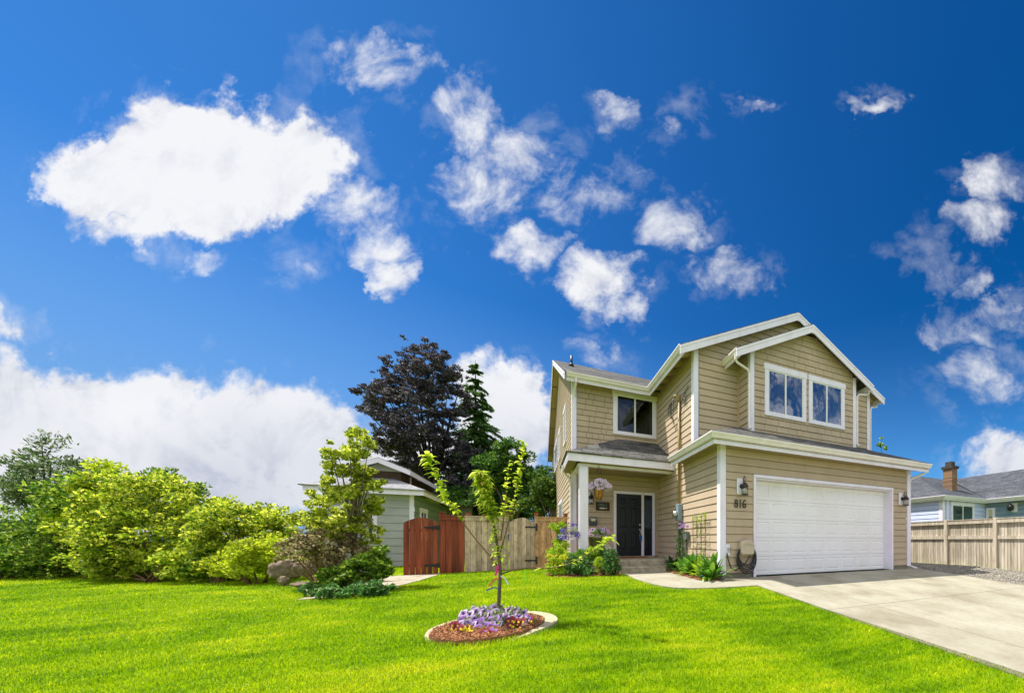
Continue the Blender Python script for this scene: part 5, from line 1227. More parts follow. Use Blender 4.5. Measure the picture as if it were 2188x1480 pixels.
# ------------------------------------------------------------------ trees behind the fence
shrub('tree', 'tall dark purple leaved tree behind the grey house', 925, 25, [(905, 765, 50, 38), (930, 800, 62, 48), (870, 810, 62, 52), (945, 850, 70, 50), (840, 860, 66, 55), (890, 880, 90, 68), (820, 845, 40, 40), (905, 950, 88, 62), (860, 950, 55, 55), (975, 970, 58, 42), (1015, 1000, 40, 38), (925, 1020, 75, 45), (990, 1050, 55, 40), (880, 1010, 45, 40), (940, 1075, 55, 32), (950, 780, 36, 26)], L_PURP, 80000, .16, 130, cat_='tree', per=1100, cr=.30, W=.5, trunk=(5, .2), limbs=60, jit=1.6, barkm=M_BARKD, bias=(.25, 0, -.25), shell=(.35, 1.0), squash=.55)
def conifer(px, top, depth, wid, label, seed, name='conifer'):
    rng = np.random.default_rng(seed); b = basepx(px, depth); zt = .89 + (1155 - top) / FL * depth; h = zt - b[2]
    t = thing(name, b, label, 'tree')
    mb = MB(); mb.tube([b, b + [0, 0, h * .5], b + [.0, 0, h]], [h * .016, h * .010, .01], 8); obj('trunk', mb, M_BARKD, t, smooth=True)
    C = []; D = []; lim = MB()
    z = .14
    while z < .985:
        R = wid * (1 - z) ** .8 * rng.uniform(.75, 1.2) + .12
        for kk in range(6 if z < .8 else 4):
            a = rng.uniform(0, 6.28); dr = np.array([math.cos(a), math.sin(a), 0]); o = b + [0, 0, h * z]; rr = R * rng.uniform(.6, 1.15)
            rr = R * rng.uniform(.42, 1.28); tip = o + dr * rr + [0, 0, -rr * rng.uniform(.25, .5) + (.3 if z > .9 else 0)]; P = bez(o, tip, (0, 0, rr * .18), 7)
            lim.tube(P, list(np.linspace(.03, .008, 7)), 4)
            m = int(60 + 75 * rr)
            tt = rng.uniform(.12, 1, m); idx = (tt * 6).astype(int).clip(0, 5); f = (tt * 6 - idx)[:, None]; P = np.array(P)
            c = P[idx] * (1 - f) + P[idx + 1] * f
            sd = np.cross(dr, UP); spread = (rr * .26 * (1.15 - tt))[:, None]
            C.append(c + sd * rng.normal(size=(m, 1)) * spread + np.array([0, 0, -1]) * np.abs(rng.normal(size=(m, 1))) * .14 * rr * .5); D.append(dr + sd * rng.normal(size=(m, 1)) * .7 + np.array([0, 0, -.55]) + rdir(m, rng) * .3)
        z += .033
    C = np.concatenate(C); D = np.concatenate(D)
    V, F = leafmesh(C, .30, rng, .34, (0, 0, 0), 1.0, dirs=D); objnp('foliage', V, F, L_CON, t); obj('branch', lim, M_BARKD, t)
conifer(1016, 770, 28, 4.6, 'tall conifer with drooping branches right of the purple tree', 131)
shrub('tree', 'rounded green tree between the conifer and the tan house', 1095, 21, [(1090, 985, 46, 44), (1060, 1000, 36, 40), (1125, 1010, 40, 38), (1095, 1040, 66, 45), (1150, 1050, 36, 40), (1060, 1060, 45, 40)], L_TREE, 20000, .19, 132, cat_='tree', per=170, cr=.48, W=.5, trunk=(2.5, .16), limbs=20, jit=1.0, squash=.6)
shrub('tree', 'lighter green tree against the left wall of the tan house', 1175, 19, [(1172, 1040, 26, 34), (1165, 1070, 36, 30), (1190, 1060, 26, 40), (1140, 1082, 34, 22)], leafmat('light green tree leaves', [(0, (.03, .08, .015)), (.5, (.09, .17, .02)), (1, (.20, .28, .03))], .4), 6500, .17, 133, cat_='tree', per=80, cr=.36, trunk=(2, .1), jit=.6, limbs=16, squash=.6)
shrub('tree', 'low dark green tree under the purple tree behind the pale fence', 1040, 23, [(1010, 1075, 50, 28), (1060, 1085, 50, 24), (970, 1062, 36, 22), (1110, 1090, 50, 22)], L_TREE, 8000, .2, 134, cat_='tree', per=90, cr=.5, trunk=(1.5, .14), jit=.8)
shrub('tree', 'slender young tree whose tip shows above the garage roof', 1886, 22, [(1884, 945, 5, 16), (1886, 965, 9, 14), (1888, 985, 13, 16), (1888, 1010, 18, 22), (1888, 1050, 24, 36), (1888, 1090, 28, 40)], L_BUSH2, 2600, .17, 135, cat_='tree', per=60, cr=.16, trunk=(4.5, .07), limbs=20, jit=.2, W=.5)

# ------------------------------------------------------------------ round flower bed with the apple sapling
BC = np.array([-4.27, -2.63]); bz = float(gz(*BC))
def disc(cx, cy, r, n=40, wob=0.0, seed=0):
    q = random.Random(seed); return [(cx + (r + q.uniform(-wob, wob)) * math.cos(2 * math.pi * i / n), cy + (r + q.uniform(-wob, wob)) * math.sin(2 * math.pi * i / n)) for i in range(n)]
MC = BC - FW[:2] * .105
MULCHP = disc(MC[0], MC[1], .53, 40, .008)
mu = sheet('mulch_bed', MULCHP, .040, M_MULCH, step=.06, thick=.06)
EDGEP = disc(BC[0], BC[1], .665, 44, .006, 2)
mb = MB(); n = 48
for i in range(n):
    a0, a1 = 2 * math.pi * i / n, 2 * math.pi * (i + 1) / n
    P = []
    for a in (a0, a1):
        dip = .075 * max(0.0, -(math.cos(a) * FW[0] + math.sin(a) * FW[1]) - .42) ** .7
        for r, z in ((.50, -.02 - dip), (.50, .032 - dip), (.635, .026 - dip), (.645, -.03 - dip)): P.append((BC[0] + r * math.cos(a), BC[1] + r * math.sin(a), bz * 0 + float(gz(BC[0] + r * math.cos(a), BC[1] + r * math.sin(a))) + z))
    mb.add(P, [(0, 1, 5, 4), (1, 2, 6, 5), (2, 3, 7, 6)])
tag(obj('bed_edging', mb, M_EDGE, base=(BC[0], BC[1], bz)), 'pale curved concrete ring edging the round flower bed in the lawn', 'edging')
def chips(name, poly, n, dz, seed, size=(.012, .04)):
    rng = np.random.default_rng(seed); P = np.array(poly); x = rng.uniform(P[:, 0].min(), P[:, 0].max(), n * 2); y = rng.uniform(P[:, 1].min(), P[:, 1].max(), n * 2); ok = inside(x, y, poly); x, y = x[ok][:n], y[ok][:n]
    C = np.stack([x, y, gz(x, y) + dz + rng.uniform(0, .012, len(x))], 1); d = rdir(len(x), rng) * np.array([1, 1, .25])
    V, F = leafmesh(C, rng.uniform(*size, len(x)).mean() * 1.4, rng, .35, (0, 0, 0), 1, dirs=d, fold=.3); struct(objnp(name, V, F, M_CHIP), 'stuff')
chips('bark_chips', MULCHP, 9000, .045, 140, (.008, .026))

def archleaf(B, D, L, W, curl, rng=None, n=4):
    """arching strip leaves: bases B, directions D (n,3), lengths, widths, droop"""
    B = np.asarray(B, float); D = np.asarray(D, float); D = D / np.linalg.norm(D, axis=1)[:, None]; m = len(B)
    S = np.cross(D, UP) + 1e-4; S /= np.linalg.norm(S, axis=1)[:, None]; Nn = np.cross(S, D)
    ts = np.linspace(0, 1, n + 1); prof = np.sin(np.pi * (ts ** .75)) ** .8; prof[0] = .12; prof[-1] = .02
    V = np.empty((m, (n + 1) * 3, 3)); L = np.asarray(L)[:, None]; W = np.asarray(W)[:, None]; curl = np.asarray(curl)[:, None]
    for i, t in enumerate(ts):
        c = B + D * L * t * (1 - .25 * curl * t) - UP * L * curl * t * t * .8
        V[:, i * 3] = c - S * W * prof[i] * .5 + Nn * W * prof[i] * .16; V[:, i * 3 + 1] = c; V[:, i * 3 + 2] = c + S * W * prof[i] * .5 + Nn * W * prof[i] * .16
    f = []
    for i in range(n):
        for k in (0, 1): f.append((i * 3 + k, i * 3 + k + 1, i * 3 + k + 4, i * 3 + k + 3))
    F = (np.arange(m)[:, None, None] * (n + 1) * 3 + np.array(f)[None]).reshape(-1, 4)
    return V.reshape(-1, 3), F

SD = 4.11
sap = thing('apple_sapling', (BC[0], BC[1], bz), 'young apple sapling with lime leaves growing in the round flower bed', 'tree')
def spx(lst, d0=SD, d1=None):
    d1 = d1 or d0; k = len(lst); return [at(a, b_, d0 + (d1 - d0) * i / max(1, k - 1)) for i, (a, b_) in enumerate(lst)]
tr_ = spx([(1062, 1345), (1065, 1300), (1067, 1260), (1069, 1225), (1067, 1195), (1062, 1160), (1055, 1120), (1046, 1080), (1036, 1050), (1029, 1020), (1025, 1008)])
mb = MB(); mb.tube(tr_, [.021, .0195, .0185, .0175, .0155, .013, .011, .009, .007, .005, .003], 10); obj('trunk', mb, M_BARK, sap, smooth=True)
brs = [spx([(1064, 1210), (1045, 1185), (1015, 1150), (985, 1110), (962, 1075), (945, 1045), (930, 1015), (918, 985), (910, 968)], SD, SD - .25),
       spx([(1069, 1180), (1080, 1140), (1090, 1100), (1100, 1060), (1107, 1020), (1114, 980), (1120, 945)], SD, SD + .2),
       spx([(1070, 1150), (1076, 1110), (1080, 1070), (1084, 1030), (1088, 985)], SD, SD + .3),
       spx([(1070, 1226), (1095, 1217), (1130, 1212), (1170, 1213), (1205, 1208), (1235, 1196), (1265, 1178), (1292, 1160), (1312, 1146)], SD, SD - .3)]
rng = np.random.default_rng(150)
def sapleaves(P, n, L, W, t0, curl, upb, dens_pow=1.0):
    P = np.array(P); k = len(P) - 1; t = t0 + (1 - t0) * rng.uniform(0, 1, n) ** dens_pow; x = t * k; i = x.astype(int).clip(0, k - 1); f = (x - i)[:, None]
    B = P[i] * (1 - f) + P[i + 1] * f; tg = P[i + 1] - P[i]; tg /= np.linalg.norm(tg, axis=1)[:, None]
    D = rdir(n, rng) * np.array([1, 1, .5]); D -= tg * (D * tg).sum(1)[:, None] * .6; D = D / np.linalg.norm(D, axis=1)[:, None] + tg * .25 + np.array([0, 0, upb])
    return archleaf(B, D, L * rng.uniform(.65, 1.2, n), W * rng.uniform(.7, 1.15, n), curl * rng.uniform(.5, 1.3, n))
specs = [(brs[0], 100, .105, .046, .36, .6, .35), (brs[1], 84, .09, .045, .28, .5, .3), (brs[2], 60, .09, .045, .22, .5, .3)]
for bi, (P, n_, L_, W_, t0, cu, ub) in enumerate(specs):
    m = MB(); m.tube(P, list(np.linspace(.0075, .002, len(P))), 6); bo = obj('branch', m, M_TWIG, sap, smooth=True)
    V, F = sapleaves(P, n_, L_, W_, t0, cu, ub); objnp('leaves', V, F, L_SAP, bo)
m = MB(); m.tube(brs[3], list(np.linspace(.0095, .003, len(brs[3]))), 6); bo = obj('branch', m, M_TWIG, sap, smooth=True)
V, F = cat([sapleaves(brs[3], 22, .09, .042, .30, .4, .45), sapleaves(brs[3][-3:], 18, .11, .05, .2, .5, .4)]); objnp('leaves', V, F, L_SAP, bo)
V, F = cat([sapleaves(tr_[3:], 220, .125, .046, .05, .65, .25, .7), sapleaves(tr_[6:], 140, .15, .046, .05, .75, .3)]); objnp('leaves', V, F, L_SAP, sap)
M_APPLE = pmat('dull red apple skin', (.26, .07, .045), (.28, .17, .06), 20, .45)
for (px, py) in ((1034, 1100), (1041, 1113), (1069, 1151), (1030, 1033)):
    m = MB(); m.ell(at(px, py, SD - .04), .019, 10); obj('apple', m, M_APPLE, sap, smooth=True)
def ribbon(label, colr, pts, w=.012, dd=-.03):
    P = [at(a, b_, SD + dd) for a, b_ in pts]; m = MB(); k = len(P)
    vs = []
    for i, p_ in enumerate(P):
        t_ = P[min(i + 1, k - 1)] - P[max(i - 1, 0)]; t_ /= np.linalg.norm(t_); s_ = np.cross(t_, FW + .5 * UP * math.sin(i)); s_ /= np.linalg.norm(s_)
        vs += [p_ + s_ * w, p_ - s_ * w]
    m.add(vs, [(2 * i, 2 * i + 1, 2 * i + 3, 2 * i + 2) for i in range(k - 1)])
    o = obj('ribbon', m, pmat(label[:20], colr, None, 5, .5), base=P[0]); so_ = o.modifiers.new('thickness', 'SOLIDIFY'); so_.thickness = .0015
    return tag(o, label, 'ribbon', 'marking ribbons on the sapling')
ribbon('bright pink ribbon tied highest on the sapling trunk', (.85, .03, .28), [(1064, 1207), (1063, 1214), (1061, 1222), (1058, 1229)])
ribbon('coral red ribbon blowing left from the sapling trunk', (.85, .16, .13), [(1066, 1234), (1058, 1236), (1051, 1243), (1044, 1253)], .009)
ribbon('white ribbon blowing right from the sapling trunk', (.8, .8, .76), [(1070, 1230), (1076, 1232), (1081, 1238), (1086, 1248)], .009)
ribbon('dark blue ribbon tied lowest on the sapling trunk', (.01, .08, .42), [(1066, 1258), (1060, 1255), (1052, 1255), (1045, 1258), (1039, 1261)], .007)
ribbon('neon green ribbon dangling from the long low sapling branch', (.32, .85, .02), [(1122, 1213), (1122, 1222), (1123, 1232), (1123.5, 1243)], .010, -.06)

# petunia flower mesh
def petunia_mesh(name, mats, R=.05):
    mb = MB(); n = 20; rings = [(.09, -.5), (.17, -.2), (.28, -.03), (.60, .05), (1.0, -.03)]
    vs = []
    for k_, (r, z) in enumerate(rings):
        for j in range(n):
            a = 2 * math.pi * j / n; wv = 1 + (.07 * math.cos(5 * a) if k_ >= 3 else 0); rz = z + (.05 * math.cos(10 * a) if k_ == 4 else 0)
            vs.append((R * r * wv * math.cos(a), R * r * wv * math.sin(a), R * rz))
    for k_ in range(len(rings) - 1):
        mi = (0, 0, 1, 2)[k_]; mb.add([vs[k_ * n + j] for j in range(n)] + [vs[(k_ + 1) * n + j] for j in range(n)], [(j, (j + 1) % n, n + (j + 1) % n, n + j) for j in range(n)], mi)
    me = bpy.data.meshes.new(name); me.from_pydata(mb.v, [], mb.f)
    for m_ in mats: me.materials.append(m_)
    me.polygons.foreach_set('material_index', mb.m); me.polygons.foreach_set('use_smooth', [True] * len(mb.f)); return me
ME_PALE = petunia_mesh('pale petunia', [P_DRK, P_VIO, P_PALE]); ME_VIO = petunia_mesh('violet petunia', [P_DRK, P_VIO, P_VIO]); ME_PINK = petunia_mesh('pink petunia', [P_MAG, P_PINK, P_PINK]); ME_LIL = petunia_mesh('lilac petunia', [P_MAG, P_LILAC, P_LILAC]); ME_RING = petunia_mesh('ringed petunia', [P_DRK, P_MAG, P_LILAC])
def bloom(parent, me, p, nrm, s=1.0, name='flower'):
    o = bpy.data.objects.new(name, me); COL.objects.link(o); o.parent = parent; o.location = np.array(p) - wl(parent)
    o.rotation_euler = Vector(nrm).to_track_quat('Z', 'Y').to_euler(); o.scale = (s, s, s); return o
z9 = lambda X, Y: (940 + X / 9.117, 1260 + Y / 9.117)
pet = thing('petunia', (BC[0], BC[1], bz), 'lilac and violet petunias blooming around the sapling trunk', 'flowers')
FLW = [(455, 455, 0), (640, 375, 0), (580, 465, 0), (825, 380, 0), (965, 395, 1), (1060, 350, 0), (1165, 355, 1), (1210, 410, 0), (1340, 375, 0), (1430, 465, 0), (1300, 500, 0), (1630, 435, 0), (430, 590, 1), (525, 640, 0), (430, 655, 0), (880, 510, 0), (955, 480, 1), (985, 580, 1), (895, 690, 1), (1000, 690, 1), (1155, 665, 0), (750, 745, 1), (1535, 510, 0), (700, 420, 0), (760, 500, 0), (680, 560, 0), (800, 600, 1), (1090, 440, 0), (1180, 520, 0), (1080, 560, 1), (1250, 430, 0), (1380, 560, 0), (640, 690, 0), (870, 420, 0), (1460, 400, 0), (720, 640, 1)]
rq = random.Random(12); fpos = []
for X, Y, v in FLW:
    px, py = z9(X, Y); p_ = at(px, py, 4.12 - .32 * (Y - 350) / 400); fpos.append(p_)
    nrm = -FW + RT * rq.uniform(-.8, .8) + UP * rq.uniform(.2, 1.1)
    bloom(pet, ME_VIO if v else ME_PALE, p_, nrm, rq.uniform(.92, 1.15))
fp_ = np.array(fpos); rng = np.random.default_rng(33)
n_ = 2600; ix = rng.integers(0, len(fp_), n_); tt = rng.uniform(.15, .95, n_)[:, None]
root_ = np.array([BC[0], BC[1], bz]) ; C = fp_[ix] * tt + (root_ * .5 + fp_[ix] * .5) * (1 - tt) + rng.normal(size=(n_, 3)) * .035; C[:, 2] = np.clip(C[:, 2], bz + .05, None); C -= UP * .012 + FW * (.03 * rng.uniform(-2.2, -.4, n_)[:, None])
V, F = leafmesh(C, .042, rng, .55, (0, 0, .3)); objnp('foliage', V, F, L_PET, pet)
m = MB()
for p_ in fpos: m.tube(bez((BC[0] + rq.uniform(-.15, .15), BC[1] + rq.uniform(-.15, .15), bz + .03), p_ + FW * .03, (0, 0, .05), 5), .003, 4)
obj('stem', m, L_PET, pet)
def viola_mesh(name, m0, m1):
    mb = MB()
    for k_ in range(5):
        a = math.pi / 2 + 2 * math.pi * k_ / 5; c = (.011 * math.cos(a), .011 * math.sin(a), .001 * k_); vs = [c] + [(c[0] + .011 * math.cos(t_), c[1] + .011 * math.sin(t_), c[2] - .002) for t_ in np.linspace(0, 2 * math.pi, 8)[:-1]]
        mb.add(vs, [(0, j + 1, (j + 1) % 7 + 1) for j in range(7)], 0 if (k_ in (0, 1, 4) or (k_ == 2 and m0 is P_MAR)) else 1)
    me = bpy.data.meshes.new(name); me.from_pydata(mb.v, [], mb.f); me.materials.append(m0); me.materials.append(m1); me.polygons.foreach_set('material_index', mb.m); return me
V_MY = viola_mesh('maroon yellow viola', P_MAR, P_YEL); V_YY = viola_mesh('yellow viola', P_YEL, P_YEL); V_VV = viola_mesh('violet viola', P_VIO, P_PALE)
def viola(X, Y, wX, hY, label, kinds, n_, seed):
    rq = random.Random(seed); rng = np.random.default_rng(seed); px, py = z9(X, Y + hY); d = 4.1 - .34 * (Y - 350) / 400 - .02; b_ = at(px, py, d); t = thing('viola', b_, label, 'flowers', 'violas in the round bed')
    pts = []
    for i in range(n_):
        p_ = at(*z9(X + rq.uniform(-wX, wX), Y + rq.uniform(-hY, hY * .45)), d - .03 + rq.uniform(-.03, .03)); pts.append(p_)
        bloom(t, rq.choice(kinds), p_, -FW + UP * .5 + RT * rq.uniform(-.6, .6), rq.uniform(1.15, 1.6))
    P = np.array(pts); C = np.concatenate([P[rng.integers(0, n_, 170)] * .75 + b_ * .25 + rng.normal(size=(170, 3)) * .022 + FW * .02]); C[:, 2] = np.maximum(C[:, 2], b_[2])
    V, F = leafmesh(C, .026, rng, .55, (0, 0, .3)); objnp('foliage', V, F, L_GREEN, t)
viola(245, 720, 110, 95, 'maroon violas at the left end of the round bed', [V_MY, V_MY, V_MY], 18, 1)
viola(480, 790, 140, 90, 'bright yellow violas at the front left of the round bed', [V_YY, V_YY, V_MY], 15, 2)
viola(950, 850, 150, 95, 'mixed maroon and violet violas at the front centre of the round bed', [V_MY, V_MY, V_VV], 24, 3)
viola(1480, 660, 170, 110, 'dense maroon and gold violas right of the petunias', [V_MY, V_MY, V_MY, V_VV], 34, 4)
viola(1720, 560, 100, 70, 'few maroon violas at the far right of the round bed', [V_MY, V_MY, V_VV], 16, 5)

# ------------------------------------------------------------------ porch bed
BEDP = [(-3.62, 3.1), (-3.45, 2.35), (-3.1, 2.02), (-2.6, 1.98), (-2.1, 2.1), (-1.80, 2.28), (-1.81, 2.66), (-2.64, 2.67), (-2.64, 4.6), (-2.80, 5.38), (-3.55, 5.38)]
sheet('mulch_bed', BEDP, .02, M_MULCH, step=.12)
chips('bark_chips', BEDP, 2500, .022, 141)
SBED = [(-.015, -.02), (-.02, 2.6), (-.5, 2.6), (-.5, 2.34), (-.60, -.16), (-.18, -.29)]
sheet('mulch_bed', SBED, .03, M_MULCH, step=.1); chips('bark_chips', SBED, 2500, .032, 142)
PG = 'shrubs in the porch bed'
def small(name, label, px, depth, lst, mat, n_, L_, seed, **kw):
    lst = [(a_, b_, c_ * 1.2, d_ * 1.22) for a_, b_, c_, d_ in lst]
    kw.setdefault('per', 70); kw.setdefault('cr', .09); kw.setdefault('group', PG); return shrub(name, label, px, depth, lst, mat, n_, L_, seed, jit=.08, **kw)
ys_ = small('shrub', 'yellow flowering shrub at the left end of the porch bed', 1190, 9.15, [(1185, 1208, 18, 20), (1203, 1205, 15, 20), (1190, 1220, 22, 11)], L_LIME, 4200, .045, 160)
rq = random.Random(4); m = MB()
for i in range(46):
    p_ = at(rq.uniform(1168, 1214), rq.uniform(1183, 1204), 9.0 + rq.uniform(-.1, .15)); m.ell(p_, (.03, .03, .012), 6)
obj('blossom', m, P_YEL, ys_)
small('shrub', 'feathery bright green shrub behind the yellow flowers', 1195, 9.9, [(1188, 1178, 16, 16), (1205, 1180, 14, 18), (1195, 1190, 22, 16)], L_LIME, 3200, .06, 161, W=.3)
small('shrub', 'glossy dark green shrub in the middle of the porch bed', 1238, 9.1, [(1232, 1208, 22, 18), (1250, 1210, 18, 18), (1240, 1220, 26, 10), (1225, 1196, 14, 10)], L_DEEP, 4200, .065, 162, W=.4)
small('shrub', 'upright green shrub at the foot of the porch post', 1240, 9.6, [(1228, 1186, 13, 12), (1245, 1186, 14, 12), (1258, 1188, 12, 12), (1240, 1195, 24, 10)], L_GREEN, 3600, .055, 163, W=.32)
small('shrub', 'small round fine leaved shrub left of the porch steps', 1282, 9.2, [(1282, 1207, 13, 14), (1280, 1200, 10, 8)], L_LIME, 3000, .03, 164, cr=.06, W=.35)
small('shrub', 'dark leafy shrub touching the porch steps', 1310, 9.15, [(1308, 1212, 15, 13), (1300, 1200, 12, 14), (1316, 1205, 9, 14), (1304, 1187, 10, 10)], L_DEEP, 3600, .065, 165, W=.35)
small('shrub', 'loose light green shrub in front of the olive planter', 1266, 9.7, [(1262, 1185, 10, 9), (1272, 1178, 10, 9), (1258, 1178, 8, 8)], L_LIME, 900, .075, 166, W=.4)
# white hydrangea
hy = small('hydrangea', 'white flowering hydrangea beside the front door steps', 1290, 9.9, [(1290, 1180, 14, 10), (1284, 1186, 10, 8)], L_DEEP, 1300, .075, 167, group=None, cat_='flowers', W=.55)
rng = np.random.default_rng(9); C = []
for (px, py) in ((1280, 1169), (1289, 1166), (1298, 1168), (1303, 1172), (1285, 1173), (1294, 1173)): C.append(at(px, py, 9.8) + rdir(90, rng) * np.array([.07, .07, .055]))
V, F = leafmesh(np.concatenate(C), .026, rng, .8); objnp('blossom', V, F, P_WHITE, hy)
# planter with petunias
pp = at(1276, 1175, 10.35); PZ = .346; px_, py_ = pp[0], pp[1]
t = thing('planter', (px_, py_, PZ), 'tall olive green glazed planter standing on the porch', 'planter')
m = MB(); hpot = float(at(1276, 1146, 10.35)[2]) - PZ
m.lathe((px_, py_, PZ), [(.15, 0), (.17, .03), (.215, hpot * .5), (.235, hpot * .9), (.25, hpot * .92), (.25, hpot), (.22, hpot), (.21, hpot - .03)], 24); obj('pot', m, M_OLIVE, t, smooth=True)
def flowerball(name, label, cat_, base_, lst, depth, mes, s, nleaf, lmat, seed, lsz=.045, group=None):
    rq = random.Random(seed); rng = np.random.default_rng(seed); t = thing(name, base_, label, cat_, group); P = []
    for (px, py) in lst:
        p_ = at(px, py, depth + rq.uniform(-.1, .1)); P.append(p_); bloom(t, rq.choice(mes), p_, -FW + UP * rq.uniform(-.1, .9) + RT * rq.uniform(-.7, .7), s * rq.uniform(.8, 1.15))
    P = np.array(P); ce = P.mean(0); ix = rng.integers(0, len(P), nleaf); f = rng.uniform(.1, .98, nleaf)[:, None]
    C = P[ix] * f + ce * (1 - f) + rng.normal(size=(nleaf, 3)) * .04 + FW * .07 - UP * .01
    V, F = leafmesh(C, lsz, rng, .5, (0, 0, .2)); objnp('foliage', V, F, lmat, t); return t
zz = lambda X, Y: (1160 + X / 9.25, 1090 + Y / 9.25)
flowerball('petunia', 'pink and violet petunias overflowing the olive planter', 'flowers', (px_, py_, PZ + hpot - .05), [zz(*v) for v in [(900, 400), (925, 430), (960, 385), (965, 490), (1000, 430), (1025, 370), (1060, 410), (1070, 480), (1095, 335), (1105, 435), (1150, 380), (1175, 415), (1205, 420), (1245, 360), (1285, 395), (1295, 425), (1230, 480), (1250, 525), (985, 375), (900, 460), (940, 440), (1195, 365)]], 10.25, [ME_RING, ME_RING, ME_PINK], .95, 700, L_GREEN, 21)
# hanging basket
hb = at(1279.5, 1046, 10.15); t = thing('hanging_basket', hb, 'coir lined hanging basket under the porch roof', 'basket')
z_t = float(at(1279, 1040, 10.15)[2]); z_b = float(at(1279, 1067, 10.15)[2]); m = MB(); hgt_ = z_t - z_b
m.lathe((hb[0], hb[1], z_b), [(.0, 0), (.065, .01), (.10, hgt_ * .3), (.135, hgt_ * .8), (.145, hgt_), (.13, hgt_)], 20); obj('liner', m, M_COIR, t, smooth=True)
m = MB()
for i in range(6):
    a = i * math.pi / 3; m.tube([(hb[0] + r * math.cos(a + .15 * s_), hb[1] + r * math.sin(a + .15 * s_), z_b + z) for s_, (r, z) in enumerate([(.03, .0), (.07, .006), (.106, hgt_ * .3), (.141, hgt_ * .8), (.151, hgt_)])], .006, 5)
m.tube([(hb[0] + .15 * math.cos(a), hb[1] + .15 * math.sin(a), z_t) for a in np.linspace(0, 2 * math.pi, 20)], .007, 5); obj('wire_frame', m, M_BLACK, t)
m = MB(); tp = (hb[0] + .0, hb[1], 3.045)
for i in range(3):
    a = i * 2.1 + .4; m.tube([(hb[0] + .15 * math.cos(a), hb[1] + .15 * math.sin(a), z_t), (hb[0] + .02 * math.cos(a), hb[1] + .02 * math.sin(a), z_t + .62), (hb[0], hb[1], z_t + .66)], .006, 5)
m.tube([(hb[0], hb[1], z_t + .64), (hb[0] - .03, hb[1], z_t + .75), (hb[0] + .03, hb[1], z_t + .9), tp], .011, 6); obj('hanger', m, M_BLACK, t)
rq = random.Random(6); pts = []
while len(pts) < 78:
    u, v = rq.uniform(-1, 1), rq.uniform(-1, 1)
    if u * u + v * v < 1 and not (v > .55 and abs(u) < .5): pts.append((1281 + u * 25, 1036 + v * 13 + 4 * u * u))
flowerball('petunia', 'pale lilac petunias filling the hanging basket', 'flowers', (hb[0], hb[1], z_t), pts, 10.05, [ME_LIL, ME_LIL, ME_LIL], 1.08, 520, L_GREEN, 22)
# blue violet lobelia in a wire wall basket at the house corner
bb = at(1213, 1140, 9.9); t = thing('wire_basket', bb, 'thin wire basket on a stake at the house corner', 'basket')
m = MB()
for r, z in ((.24, 0), (.20, -.07), (.12, -.13)): m.tube([(bb[0] + r * math.cos(a), bb[1] + r * math.sin(a), bb[2] - .03 + z) for a in np.linspace(0, 2 * math.pi, 22)], .006, 5)
for i in range(8):
    a = i * math.pi / 4; m.tube([(bb[0] + r * math.cos(a), bb[1] + r * math.sin(a), bb[2] - .03 + z) for r, z in ((.24, 0), (.20, -.07), (.12, -.13), (.02, -.15))], .005, 4)
obj('wire_frame', m, M_WHITE, t); m = MB(); m.tube([(bb[0], bb[1], bb[2] - .18), (bb[0], bb[1], 0)], .014, 6); obj('stake', m, M_WHITE, t)
lb = thing('lobelia', bb, 'blue violet trailing flowers in the wire basket left of the porch post', 'flowers'); rng = np.random.default_rng(44)
C = np.array([at(rng.uniform(1198, 1236), 1136 + rng.normal() * 6.5, 9.85 + rng.uniform(-.2, .2)) for _ in range(420)]); V, F = leafmesh(C, .05, rng, .3, (0, 0, .2)); objnp('foliage', V, F, L_PET, lb)
C = np.array([at(*[(1204, 1130), (1205, 1137), (1209, 1147), (1202, 1149), (1220, 1139), (1232, 1139), (1226, 1122), (1233, 1144)][rng.integers(0, 8)] + rng.normal(size=2) * (4.0, 2.6), 9.75 + rng.uniform(-.15, .1)) for _ in range(430)]); V, F = leafmesh(C, .042, rng, .7, (0, 0, .2)); objnp('blossom', V, F, P_BLUE, lb)
# vine on white trellis by the cedar fence
tb = at(1195, 1190, 10.6); t = thing('trellis', (tb[0], tb[1], 0), 'slim white trellis stakes in front of the cedar fence', 'trellis')
m = MB(); z1 = float(at(1198, 1126, 10.6)[2])
for px in (1188, 1198, 1208.5): q_ = at(px, 1180, 10.6); m.tube([(q_[0], q_[1], 0), (q_[0], q_[1], z1)], .012, 5)
for zz_ in (.5, .95, 1.3):
    a_ = at(1187, 1180, 10.6); c_ = at(1209.5, 1180, 10.6); m.tube([(a_[0], a_[1] - .02, zz_), (c_[0], c_[1] - .02, zz_)], .008, 5)
obj('lattice', m, M_WHITE, t)
small('vine', 'lime green vine climbing the white trellis', 1192, 10.5, [(1192, 1124, 15, 8), (1186, 1122, 8, 6), (1203, 1122, 7, 5), (1194, 1134, 9, 8), (1190, 1148, 7, 9), (1195, 1164, 9, 10), (1205, 1160, 6, 14), (1188, 1176, 10, 8)], L_LIME, 1700, .075, 170, group=None, cat_='vine', cr=.07, W=.38, limbs=14)

